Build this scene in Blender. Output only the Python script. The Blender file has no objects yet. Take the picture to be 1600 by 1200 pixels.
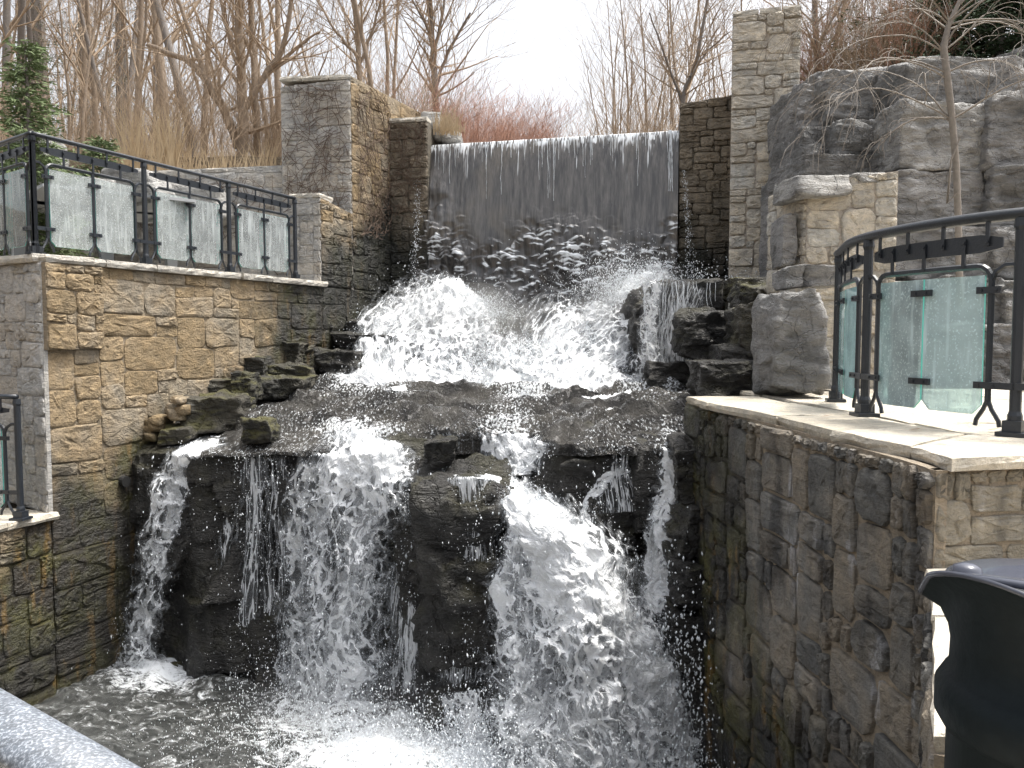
import bpy, math, random
import numpy as np
from mathutils import Vector, Matrix, Euler

# ------------------------------------------------------------------ camera, world, sun, exposure
S = bpy.context.scene
COL = S.collection
F = 1300.0
PITCH = math.atan(80 / F)
cam_d = bpy.data.cameras.new('camera'); cam = bpy.data.objects.new('camera', cam_d); COL.objects.link(cam)
cam_d.sensor_width = 36; cam_d.lens = 36 * F / 1600; cam_d.clip_start = 0.05; cam_d.clip_end = 2000
cam.location = (0, 0, 0); cam.rotation_euler = (math.pi / 2 - PITCH, 0, 0)
S.camera = cam
SUN = Vector((0.40, 0.10, 1.05)).normalized()
w = bpy.data.worlds.new('World'); S.world = w; w.use_nodes = True
nt = w.node_tree; bg = nt.nodes['Background']
sky = nt.nodes.new('ShaderNodeTexSky'); sky.sky_type = 'NISHITA'; sky.sun_disc = False
sky.sun_elevation = math.asin(SUN.z); sky.sun_rotation = math.atan2(SUN.x, SUN.y)
sky.air_density = 1.0; sky.dust_density = 6.0; sky.ozone_density = 1.0; sky.altitude = 0
bw = nt.nodes.new('ShaderNodeRGBToBW'); mx = nt.nodes.new('ShaderNodeMix'); mx.data_type = 'RGBA'; mx.inputs[0].default_value = .82   # thin white overcast
nt.links.new(sky.outputs[0], bw.inputs[0]); nt.links.new(sky.outputs[0], mx.inputs[6]); nt.links.new(bw.outputs[0], mx.inputs[7])
nt.links.new(mx.outputs[2], bg.inputs[0]); bg.inputs[1].default_value = 0.15
sd = bpy.data.lights.new('sun', 'SUN'); sd.energy = 1.5; sd.angle = math.radians(12); sd.color = (1, .95, .86)
so = bpy.data.objects.new('sun', sd); COL.objects.link(so); so.location = (8, 10, 20)
so.rotation_euler = SUN.to_track_quat('Z', 'Y').to_euler()
S.view_settings.view_transform = 'Standard'; S.view_settings.look = 'None'
S.view_settings.gamma = 1; S.view_settings.use_curve_mapping = False
S.view_settings.exposure = 1.5
try:
    S.cycles.transparent_max_bounces = 24; S.cycles.max_bounces = 6; S.cycles.caustics_reflective = False; S.cycles.caustics_refractive = False
except Exception: pass

# ------------------------------------------------------------------ helpers
CP, SP = math.cos(PITCH), math.sin(PITCH)
def ray(px, py):
    a = (px - 800) / F; b = (600 - py) / F
    return a, CP + b * SP, -SP + b * CP
def at(px, py, Y):
    x, y, z = ray(px, py); k = Y / y
    return Vector((x * k, Y, z * k))
def atz(px, py, z0):
    x, y, z = ray(px, py); k = z0 / z
    return Vector((x * k, y * k, z0))

def lerp(a, b, t): return a + (b - a) * t
def sstep(a, b, x):
    t = np.clip((x - a) / (b - a), 0, 1); return t * t * (3 - 2 * t)
_rs = np.random.RandomState(7); _T = _rs.rand(64, 64, 64)
def vnoise(p):                                      # value noise, p (...,3)
    p = np.asarray(p, float); i = np.floor(p).astype(int); f = p - i; f = f * f * (3 - 2 * f)
    i &= 63; j = (i + 1) & 63
    x0, y0, z0 = i[..., 0], i[..., 1], i[..., 2]; x1, y1, z1 = j[..., 0], j[..., 1], j[..., 2]
    fx, fy, fz = f[..., 0], f[..., 1], f[..., 2]
    a = _T[x0, y0, z0] * (1 - fx) + _T[x1, y0, z0] * fx; b = _T[x0, y1, z0] * (1 - fx) + _T[x1, y1, z0] * fx
    c = _T[x0, y0, z1] * (1 - fx) + _T[x1, y0, z1] * fx; d = _T[x0, y1, z1] * (1 - fx) + _T[x1, y1, z1] * fx
    return (a * (1 - fy) + b * fy) * (1 - fz) + (c * (1 - fy) + d * fy) * fz
def fbm(p, o=4, sc=1.0):
    p = np.asarray(p, float) * sc; r = 0; a = .5; t = 0
    for k in range(o):
        r = r + a * vnoise(p + 17.3 * k); t += a; a *= .5; p = p * 2.03
    return r / t

class Nd:                                           # compact node building
    def __init__(s, name):
        s.m = bpy.data.materials.new(name); s.m.use_nodes = True; s.t = s.m.node_tree
        s.t.nodes.clear(); s.out = s.t.nodes.new('ShaderNodeOutputMaterial')
    def put(s, sock, v):
        if v is None: return
        if isinstance(v, bpy.types.NodeSocket): s.t.links.new(v, sock)
        elif isinstance(v, bpy.types.Node): s.t.links.new(v.outputs[0], sock)
        else:
            if hasattr(sock.default_value, '__len__') and not hasattr(v, '__len__'): v = [v] * len(sock.default_value)
            if hasattr(v, '__len__') and len(sock.default_value) == 4 and len(v) == 3: v = (*v, 1)
            sock.default_value = v
    def n(s, typ, ins={}, **kw):
        n = s.t.nodes.new('ShaderNode' + typ)
        for k, v in kw.items(): setattr(n, k, v)
        for k, v in ins.items(): s.put(n.inputs[k], v)
        return n
    def mth(s, op, a, b=0.0, c=None, clamp=False):
        n = s.t.nodes.new('ShaderNodeMath'); n.operation = op; n.use_clamp = clamp
        s.put(n.inputs[0], a); s.put(n.inputs[1], b)
        if c is not None: s.put(n.inputs[2], c)
        return n.outputs[0]
    def mix(s, f, a, b, mode='MIX'):
        n = s.t.nodes.new('ShaderNodeMix'); n.data_type = 'RGBA'; n.blend_type = mode
        s.put(n.inputs[0], f); s.put(n.inputs[6], a); s.put(n.inputs[7], b); return n.outputs[2]
    def noise(s, vec, scale, detail=4, rough=.55, dist=0):
        n = s.n('TexNoise', {'Vector': vec, 'Scale': scale, 'Detail': detail, 'Roughness': rough, 'Distortion': dist}); return n.outputs[0]
    def rng(s, v, a, b, c=0.0, d=1.0, smooth=True):
        n = s.n('MapRange', {0: v, 1: a, 2: b, 3: c, 4: d}); n.interpolation_type = 'SMOOTHSTEP' if smooth else 'LINEAR'; return n.outputs[0]
    def ramp(s, f, stops):
        n = s.n('ValToRGB', {0: f}); e = n.color_ramp.elements
        while len(e) < len(stops): e.new(.5)
        for k, (p, c) in enumerate(stops): e[k].position = p; e[k].color = (*c, 1)
        return n.outputs[0]
    def pos(s, scale=(1, 1, 1)):
        g = s.n('NewGeometry').outputs['Position']
        if scale == (1, 1, 1): return g
        return s.n('Mapping', {'Vector': g, 'Scale': scale}).outputs[0]
    def xyz(s):
        return s.n('SeparateXYZ', {0: s.pos()}).outputs
    def rnd(s): return s.n('ObjectInfo').outputs['Random']
    def bump(s, h, strength, dist, nrm=None):
        i = {'Height': h, 'Strength': strength, 'Distance': dist}
        if nrm is not None: i['Normal'] = nrm
        return s.n('Bump', i).outputs[0]
    def bsdf(s, **k):
        b = s.n('BsdfPrincipled', {a.replace('_', ' '): v for a, v in k.items()}); s.put(s.out.inputs[0], b); return b
    def done(s, shader=None):
        if shader is not None: s.put(s.out.inputs[0], shader)
        return s.m

def flat(name, col, rough=.6, metal=0, var=.15, bump=.2, bscale=60, spec=.5):
    m = Nd(name); p = m.pos(); n = m.noise(p, bscale, 4)
    c = m.mix(n, tuple(x * (1 - var) for x in col), tuple(min(1, x * (1 + var)) for x in col))
    m.bsdf(Base_Color=c, Roughness=rough, Metallic=metal, Specular_IOR_Level=spec, Normal=m.bump(n, bump, .01)); return m.m

def stone_mat(name, cols, rough=.85, bump=.6, wet='none', stain=0.0, mortar=False, stainc=(.5, .5, .52)):
    """cols: dark..light tones; each stone gets its own by object random"""
    m = Nd(name); p = m.pos(); x, y, z = m.xyz()
    big = m.noise(p, 2.2, 3); mid = m.noise(p, 9, 5, .65); fine = m.noise(p, 45, 5, .7)
    if mortar: f = m.mth('MULTIPLY_ADD', big, .5, .25)
    else: f = m.mth('ADD', m.mth('MULTIPLY', m.rnd(), .55), m.mth('MULTIPLY', m.mth('SUBTRACT', big, .25), .9))
    st = [(i / (len(cols) - 1), c) for i, c in enumerate(cols)]
    c = m.ramp(f, st)
    c = m.mix(m.rng(mid, .35, .75), c, m.mix(1.0, c, (1.35, 1.3, 1.22), 'MULTIPLY'))
    c = m.mix(m.rng(fine, .5, .25, 0, .55), c, m.mix(1.0, c, (.35, .35, .36), 'MULTIPLY'))
    if stain:
        s = m.noise(m.pos((2.2, 2.2, .5)), 3.0, 5, .6)
        c = m.mix(m.rng(s, .58, .74, 0, stain), c, stainc)
        s2 = m.noise(m.pos((1.5, 1.5, .6)), 1.7, 4)
        c = m.mix(m.rng(s2, .52, .64, 0, .85), c, m.mix(1.0, c, (.25, .25, .27), 'MULTIPLY'))
    r = rough
    wetf = None
    if wet == 'left':
        a = m.mth('SUBTRACT', m.mth('DIVIDE', m.mth('SUBTRACT', y, 9.45), 1.4), m.mth('MULTIPLY', m.mth('MAXIMUM', m.mth('SUBTRACT', z, .35), 0.0), 1.3))
        b = m.mth('DIVIDE', m.mth('SUBTRACT', m.mth('MULTIPLY_ADD', m.mth('SUBTRACT', y, 8.0), .45, -.9), z), .8)
        ww = m.mth('MAXIMUM', a, b)
        nn = m.noise(m.pos((1, 1, .6)), 1.8, 4)
        wetf = m.rng(m.mth('ADD', ww, m.mth('MULTIPLY', m.mth('SUBTRACT', nn, .5), 2.4)), .0, .9)
    elif wet == 'damtop':
        nn = m.noise(m.pos((1, 1, .6)), 1.8, 4)
        wetf = m.rng(m.mth('ADD', m.mth('MULTIPLY', m.mth('SUBTRACT', 2.3, z), .7), m.mth('MULTIPLY', m.mth('SUBTRACT', nn, .5), 1.8)), .1, .9)
    elif wet == 'right':
        nn = m.noise(m.pos((1, 1, .5)), 1.6, 4)
        b = m.mth('MAXIMUM', m.mth('DIVIDE', m.mth('SUBTRACT', y, 5.0), .9), m.mth('DIVIDE', m.mth('SUBTRACT', -1.9, z), .8))
        wetf = m.rng(m.mth('ADD', b, m.mth('MULTIPLY', m.mth('SUBTRACT', nn, .5), 2.0)), .0, .9)
    if wetf is not None:
        mn = m.noise(p, 3.3, 4, .6); mo = m.noise(m.pos((2, 2, .45)), 4, 4)
        wc = m.mix(m.rng(mn, .42, .62, 0, 1), m.mix(1.0, c, (.085, .085, .08), 'MULTIPLY'), (.060, .056, .014))
        wc = m.mix(m.rng(mo, .55, .68, 0, .8), wc, (.17, .105, .028))
        wc = m.mix(m.rng(m.noise(p, 1.1, 2), .4, .6, 0, .55), wc, (.007, .007, .006))
        if wet != 'right': wc = m.mix(m.rng(y, 10.2, 12.2, 0, .75), wc, (.010, .011, .008))
        c = m.mix(wetf, c, wc); r = m.mth('MULTIPLY_ADD', wetf, -.45, rough)
    lay = m.noise(m.pos((1, 1, 3.2)), 7, 5, .7, .5)
    c = m.mix(m.rng(lay, .52, .68, 0, .55), c, m.mix(1.0, c, (1.45, 1.42, 1.36), 'MULTIPLY')); c = m.mix(m.rng(lay, .46, .34, 0, .6), c, m.mix(1.0, c, (.55, .53, .50), 'MULTIPLY'))
    h = m.mth('ADD', m.mth('ADD', mid, m.mth('MULTIPLY', fine, .5)), m.mth('MULTIPLY', lay, .9))
    m.bsdf(Base_Color=c, Roughness=r, Normal=m.bump(h, min(1, bump * 1.3), .06)); return m.m

MT = {}
MT['tan'] = stone_mat('tan_limestone', [(.14, .11, .07), (.235, .175, .10), (.29, .22, .135), (.25, .215, .165), (.32, .26, .175)], wet='left')
MT['tan_mortar'] = stone_mat('tan_mortar', [(.20, .16, .11), (.26, .215, .155)], mortar=True, bump=.5, wet='left')
MT['grey'] = stone_mat('grey_limestone', [(.28, .28, .28), (.37, .365, .355), (.46, .45, .435), (.38, .35, .31), (.50, .49, .47)])
MT['grey_mortar'] = stone_mat('grey_mortar', [(.31, .305, .295), (.40, .39, .375)], mortar=True, bump=.4)
MT['warm'] = stone_mat('warm_limestone', [(.32, .30, .26), (.44, .41, .36), (.56, .51, .43), (.48, .47, .44), (.60, .57, .51)])
MT['warm_mortar'] = stone_mat('warm_mortar', [(.36, .32, .28), (.45, .41, .36)], mortar=True, bump=.4)
MT['dam'] = stone_mat('brown_abutment_stone', [(.13, .11, .085), (.20, .17, .13), (.24, .21, .17)], wet='damtop')
MT['dam_mortar'] = stone_mat('brown_abutment_mortar', [(.11, .10, .08), (.16, .14, .11)], mortar=True, wet='damtop')
MT['right'] = stone_mat('dark_fieldstone', [(.065, .065, .065), (.13, .128, .12), (.22, .19, .15), (.16, .16, .155), (.27, .24, .20)], stain=.7, wet='right')
MT['right_mortar'] = stone_mat('brown_pointing', [(.21, .175, .13), (.29, .245, .19)], mortar=True, bump=.5, wet='right')
MT['corner'] = stone_mat('corner_fieldstone', [(.17, .155, .125), (.24, .215, .17), (.27, .25, .21)], stain=.4)
MT['slab'] = stone_mat('pale_flagstone', [(.26, .235, .19), (.46, .425, .36), (.60, .56, .49)], bump=.4)
MT['slab_edge'] = stone_mat('grey_coping_stone', [(.34, .32, .29), (.44, .42, .38), (.50, .47, .42)], bump=.5)

def rockmat(name, a, b, rough, bump=.8, green=0, wetspots=False):
    m = Nd(name); p = m.pos(); n1 = m.noise(p, 1.6, 4); n2 = m.noise(m.pos((1, 1, 2.6)), 5, 6, .65); n3 = m.noise(p, 30, 5, .7)
    c = m.mix(m.rng(n1, .3, .7), a, b); c = m.mix(m.rng(n2, .55, .3, 0, .8), c, m.mix(1.0, c, (.45, .45, .46), 'MULTIPLY'))
    c = m.mix(m.rng(n3, .52, .72, 0, .5), c, m.mix(1.0, c, (1.7, 1.65, 1.6), 'MULTIPLY'))
    if green:
        g = m.noise(p, 2.6, 4); up = m.n('SeparateXYZ', {0: m.n('NewGeometry').outputs['Normal']}).outputs[2]
        c = m.mix(m.mth('MULTIPLY', m.rng(g, .45, .62, 0, green), m.rng(up, -.3, .6)), c, (.075, .070, .018))
    v = m.n('TexVoronoi', {'Vector': m.n('VectorMath', {0: m.pos((1, 1, 1.5)), 1: m.n('TexNoise', {'Vector': p, 'Scale': 3.0, 'Detail': 4}).outputs['Color']}, operation='ADD').outputs[0], 'Scale': 2.3}, feature='DISTANCE_TO_EDGE')
    cr = m.rng(v.outputs[0], 0, .035); n4 = m.noise(m.pos((1, 1, 5)), 2.2, 5, .7, .8)
    c = m.mix(m.rng(n4, .50, .75, 0, .45), c, m.mix(1.0, c, (1.5, 1.47, 1.44), 'MULTIPLY'))
    h = m.mth('ADD', m.mth('ADD', n2, m.mth('MULTIPLY', n3, .4)), m.mth('ADD', m.mth('MULTIPLY', cr, .25), m.mth('MULTIPLY', n4, .7)))
    m.bsdf(Base_Color=c, Roughness=m.rng(n2, .3, .7, rough * .6, rough), Normal=m.bump(h, bump, .10)); return m.m
MT['wetrock'] = rockmat('wet_dark_rock', (.012, .0115, .011), (.048, .045, .040), .55, 1.0, green=.25)
MT['mossrock'] = rockmat('mossy_wet_rock', (.022, .021, .017), (.075, .068, .05), .6, .9, green=.9)
MT['boulder'] = rockmat('grey_boulder', (.20, .20, .195), (.38, .37, .36), .85, 1.0)
MT['boulder2'] = rockmat('pale_boulder', (.28, .275, .265), (.46, .45, .43), .85, .9)
MT['iron'] = flat('black_painted_iron', (.018, .022, .028), .38, .0, .25, .25, 90)
MT['bin'] = flat('dark_bin_paint', (.008, .012, .014), .5, .0, .3, .2, 40, .12)
MT['lid'] = flat('bin_lid_sky_sheen', (.06, .065, .085), .22, .0, .2, .1, 40)  # lighter than the body: pale sky reflection painted into the lid colour
m = Nd('frosted_rail'); p = m.pos(); n = m.noise(p, 230, 3, .6); n2 = m.noise(p, 60, 4)
c = m.mix(m.rng(n, .45, .7), (.07, .08, .095), (.24, .26, .29)); c = m.mix(m.rng(n2, .35, .65), c, m.mix(1.0, c, (1.5, 1.5, 1.5), 'MULTIPLY'))
m.bsdf(Base_Color=c, Roughness=.5, Normal=m.bump(n, .3, .002)); MT['frost'] = m.m
MT['bark'] = flat('grey_bark', (.26, .205, .155), .9, 0, .4, .5, 25)  # bark kept pale: haze and overexposure worked into its colour
MT['barkd'] = flat('dark_bark', (.17, .15, .135), .9, 0, .4, .5, 25)
MT['twig'] = flat('brown_twigs', (.31, .235, .165), .9, 0, .3, 0, 10)
MT['red'] = flat('red_dogwood_stems', (.38, .21, .145), .7, 0, .35, 0, 4)
MT['pale_bark'] = flat('pale_weeping_bark', (.21, .185, .16), .8, 0, .35, .5, 30)
MT['vine'] = flat('dry_vine', (.11, .075, .055), .9, 0, .3, 0, 30)
MT['straw'] = flat('dry_grass', (.46, .35, .22), .8, 0, .35, 0, 6)
MT['rust'] = flat('dead_leaf', (.42, .18, .06), .8, 0, .3, 0, 6)
MT['wood'] = flat('wet_driftwood', (.28, .19, .12), .7, 0, .3, .4, 40)
MT['green'] = flat('evergreen_needles', (.11, .15, .06), .8, 0, .45, 0, 3)
MT['green2'] = flat('cedar_foliage', (.030, .055, .022), .8, 0, .5, 0, 3)
MT['olive'] = flat('pine_foliage', (.085, .095, .045), .8, 0, .45, 0, 2)
MT['ground'] = stone_mat('leaf_litter_ground', [(.10, .075, .05), (.17, .13, .085), (.22, .17, .11)], mortar=True, bump=.8)
MT['table'] = flat('grey_table', (.36, .37, .38), .5, 0, .1, .1, 20)
MT['hole'] = flat('dark_pipe', (.01, .01, .01), .7)

def glassmat(name, tint, milky, k):
    m = Nd(name); n = m.noise(m.pos(), 6, 4)
    sp = m.rng(m.noise(m.pos(), 75, 3, .6), .56, .66, 0, .30); st_ = m.rng(m.noise(m.pos((1, 1, .12)), 22, 4), .5, .75, 0, .3)
    tr = m.n('BsdfTransparent', {0: tint}); di = m.n('BsdfDiffuse', {0: milky}); gl = m.n('BsdfGlossy', {0: (.9, 1, 1), 1: .03})
    a = m.n('MixShader', {0: m.mth('ADD', m.rng(n, .2, .8, k * .6, k), m.mth('MAXIMUM', sp, st_), clamp=True), 1: tr, 2: di})
    fr = m.n('Fresnel', {0: 1.35})
    return m.done(m.n('MixShader', {0: fr.outputs[0], 1: a, 2: gl}))
MT['glass'] = glassmat('clear_green_glass', (.90, .93, .92), (.70, .75, .75), .36)
MT['glassf'] = glassmat('dusty_teal_glass', (.80, .93, .93), (.66, .82, .85), .55)
MT['glassr'] = glassmat('pale_blue_glass', (.66, .90, .92), (.52, .78, .82), .85)
MT['glasse'] = flat('teal_glass_edge', (.12, .55, .48), .3, 0, .1, 0, 10)

# ---- water materials
def foam(name, sx, sz, soft=.045, col=(.93, .945, .96), trans=.28):
    m = Nd(name); uv = m.n('UVMap', uv_map='UVMap').outputs[0]
    d = m.n('Attribute', attribute_name='dens').outputs['Fac']
    v = m.n('Mapping', {'Vector': uv, 'Scale': (sx, sz, 1)}).outputs[0]
    wv = m.n('TexNoise', {'Vector': v, 'Scale': .45, 'Detail': 3}).outputs['Color']
    v = m.n('VectorMath', {0: v, 1: m.n('VectorMath', {0: wv, 1: (1.6, 1.6, 0)}, operation='MULTIPLY').outputs[0]}, operation='ADD').outputs[0]
    a = m.noise(v, 1.0, 5, .62, .4)
    r = m.mth('SUBTRACT', 1.0, m.mth('MULTIPLY', m.mth('ABSOLUTE', m.mth('SUBTRACT', a, .5)), 11.0), clamp=True)      # thin ridges
    ve = m.n('TexVoronoi', {'Vector': m.n('VectorMath', {0: v, 1: m.n('TexNoise', {'Vector': v, 'Scale': 1.3, 'Detail': 3}).outputs['Color']}, operation='ADD').outputs[0], 'Scale': .8}, feature='DISTANCE_TO_EDGE').outputs[0]
    net = m.rng(ve, .22, .0)
    b = m.noise(v, .30, 3, .5)
    c = m.noise(v, 4.5, 3, .6)
    pat = m.mth('ADD', m.mth('ADD', m.mth('MULTIPLY', r, .14), m.mth('MULTIPLY', net, .26)), m.mth('ADD', m.mth('MULTIPLY', b, .70), m.mth('MULTIPLY', c, .38)))
    thr = m.mth('SUBTRACT', 1.13, m.mth('MULTIPLY', d, .78))
    df = m.mth('SUBTRACT', pat, thr); hard = m.rng(df, -soft, soft); film = m.rng(df, -.30, .0, 0, .38)
    al = m.mth('MULTIPLY', m.mth('MAXIMUM', hard, film), m.rng(d, .0, .12))
    cc = m.mix(hard, (.42, .44, .46), m.mix(m.rng(df, 0, .25), (.80, .82, .85), col))
    nrm = m.bump(pat, .8, .05)
    di = m.n('BsdfDiffuse', {0: cc, 'Normal': nrm}); tl = m.n('BsdfTranslucent', {0: cc, 'Normal': nrm})
    gl = m.n('BsdfGlossy', {0: (1, 1, 1), 1: .18, 'Normal': nrm})
    s = m.n('MixShader', {0: trans, 1: di, 2: tl}); s = m.n('MixShader', {0: .06, 1: s, 2: gl})
    return m.done(m.n('MixShader', {0: al, 1: m.n('BsdfTransparent'), 2: s}))
MT['foam'] = foam('falling_foam', 7.2, 4.2)
MT['foamf'] = foam('fine_foam', 12, 8.5)
MT['foamv'] = foam('veil_foam', 22, 2.2)
m = Nd('water_drops'); di = m.n('BsdfDiffuse', {0: (.88, .91, .94)}); tl = m.n('BsdfTranslucent', {0: (.88, .91, .94)})
MT['drop'] = m.done(m.n('MixShader', {0: .4, 1: di, 2: tl}))

def link(name, me, parent=None, loc=(0, 0, 0)):
    o = bpy.data.objects.new(name, me); COL.objects.link(o)
    o.location = loc
    if parent is not None: o.parent = parent
    return o
def tag(o, label, cat=None, group=None, kind=None):
    o['label'] = label
    if cat: o['category'] = cat
    if group: o['group'] = group
    if kind: o['kind'] = kind
    return o
def thing(name, loc, label, cat, group=None, rz=0):
    o = bpy.data.objects.new(name, None); COL.objects.link(o); o.location = loc; o.rotation_euler = (0, 0, rz); o.empty_display_size = .2
    return tag(o, label, cat, group)
def npmesh(name, V, Fc, mat, smooth=True, uv=None, dens=None):
    V = np.asarray(V, np.float32); Fc = np.asarray(Fc, np.int32); k = Fc.shape[1]
    me = bpy.data.meshes.new(name); me.vertices.add(len(V)); me.vertices.foreach_set('co', V.ravel())
    me.loops.add(Fc.size); me.loops.foreach_set('vertex_index', Fc.ravel())
    me.polygons.add(len(Fc)); me.polygons.foreach_set('loop_start', np.arange(0, Fc.size, k, dtype=np.int32))
    me.polygons.foreach_set('loop_total', np.full(len(Fc), k, np.int32))
    me.polygons.foreach_set('use_smooth', np.full(len(Fc), smooth))
    if uv is not None:
        l = me.uv_layers.new(name='UVMap'); l.data.foreach_set('uv', np.asarray(uv, np.float32)[Fc.ravel()].ravel())
    if dens is not None:
        a = me.attributes.new('dens', 'FLOAT', 'POINT'); a.data.foreach_set('value', np.asarray(dens, np.float32).ravel())
    me.materials.append(mat); me.update(calc_edges=True); return me
def gridfaces(nu, nv):
    i = np.arange(nu - 1)[:, None] * nv + np.arange(nv - 1)[None]
    return np.stack([i, i + nv, i + nv + 1, i + 1], -1).reshape(-1, 4)

class MB:
    def __init__(s): s.v = []; s.f = []
    def add(s, vs, fs):
        b = len(s.v); s.v += [tuple(v) for v in vs]; s.f += [tuple(b + i for i in f) for f in fs]
    def box(s, c, size, M=None):
        c = Vector(c); h = Vector(size) / 2; vs = []
        for x in (-1, 1):
            for y in (-1, 1):
                for z in (-1, 1):
                    q = Vector((x * h.x, y * h.y, z * h.z)); vs.append(c + (M @ q if M else q))
        s.add(vs, [(0, 1, 3, 2), (4, 6, 7, 5), (0, 4, 5, 1), (2, 3, 7, 6), (0, 2, 6, 4), (1, 5, 7, 3)])
    def tube(s, pts, rad, n=6, cap=True, flatz=1.0):
        pts = [Vector(p) for p in pts]
        if not hasattr(rad, '__len__'): rad = [rad] * len(pts)
        b = len(s.v); up = None
        for i, p in enumerate(pts):
            d = (pts[min(i + 1, len(pts) - 1)] - pts[max(i - 1, 0)])
            d = d.normalized() if d.length > 1e-9 else Vector((0, 0, 1))
            if up is None:
                up = Vector((0, 0, 1)) if abs(d.z) < .9 else Vector((1, 0, 0))
            a = d.cross(up)
            if a.length < 1e-4: a = d.cross(Vector((0, 1, .3)))
            a.normalize(); q = a.cross(d).normalized(); up = q
            for k in range(n):
                t = 2 * math.pi * k / n; s.v.append(tuple(p + a * (math.cos(t) * rad[i]) + q * (math.sin(t) * rad[i] * flatz)))
        for i in range(len(pts) - 1):
            for k in range(n):
                k2 = (k + 1) % n; s.f.append((b + i * n + k, b + i * n + k2, b + (i + 1) * n + k2, b + (i + 1) * n + k))
        if cap: s.f.append(tuple(b + k for k in range(n))[::-1]); s.f.append(tuple(b + (len(pts) - 1) * n + k for k in range(n)))
    def lathe(s, c, prof, n=32):
        c = Vector(c); b = len(s.v)
        for r, z in prof:
            for k in range(n):
                t = 2 * math.pi * k / n; s.v.append((c.x + r * math.cos(t), c.y + r * math.sin(t), c.z + z))
        for i in range(len(prof) - 1):
            for k in range(n):
                k2 = (k + 1) % n; s.f.append((b + i * n + k, b + i * n + k2, b + (i + 1) * n + k2, b + (i + 1) * n + k))
    def mesh(s, name, mat, smooth=False, origin=(0, 0, 0)):
        o = Vector(origin)
        me = bpy.data.meshes.new(name); me.from_pydata([tuple(Vector(v) - o) for v in s.v], [], s.f)
        if smooth: me.polygons.foreach_set('use_smooth', [True] * len(me.polygons))
        me.materials.append(mat); me.update(); return me
    def obj(s, name, mat, parent=None, smooth=False):
        o = parent.location.copy() if parent is not None and parent.parent is None else Vector((0, 0, 0))
        v = np.array(s.v); c = Vector((v.min(0) + v.max(0)) / 2)
        me = s.mesh(name, mat, smooth, c)
        return link(name, me, parent, c - o)

class Path:
    def __init__(s, pts, smooth=0):
        P = [np.array(p[:2], float) for p in pts]
        if smooth:                                   # Catmull-Rom
            Q = [2 * P[0] - P[1]] + P + [2 * P[-1] - P[-2]]; R = []
            for i in range(1, len(Q) - 2):
                for k in range(smooth):
                    t = k / smooth; a, b, c, d = Q[i - 1:i + 3]
                    R.append(.5 * ((2 * b) + (-a + c) * t + (2 * a - 5 * b + 4 * c - d) * t * t + (-a + 3 * b - 3 * c + d) * t ** 3))
            R.append(P[-1]); P = R
        s.P = np.array(P); d = np.diff(s.P, axis=0); s.L = np.r_[0, np.cumsum(np.hypot(d[:, 0], d[:, 1]))]; s.len = s.L[-1]
    def xy(s, t):
        t = float(t); i = int(np.clip(np.searchsorted(s.L, t) - 1, 0, len(s.P) - 2))
        k = (t - s.L[i]) / (s.L[i + 1] - s.L[i]); return s.P[i] + (s.P[i + 1] - s.P[i]) * k
    def dir(s, t):
        e = .06; d = s.xy(min(t + e, s.len)) - s.xy(max(t - e, 0)); return d / np.hypot(*d)
    def nrm(s, t): d = s.dir(t); return np.array([d[1], -d[0]])
    def pt(s, t, z, off=0):
        p = s.xy(t) + s.nrm(t) * off; return Vector((p[0], p[1], z))

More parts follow.
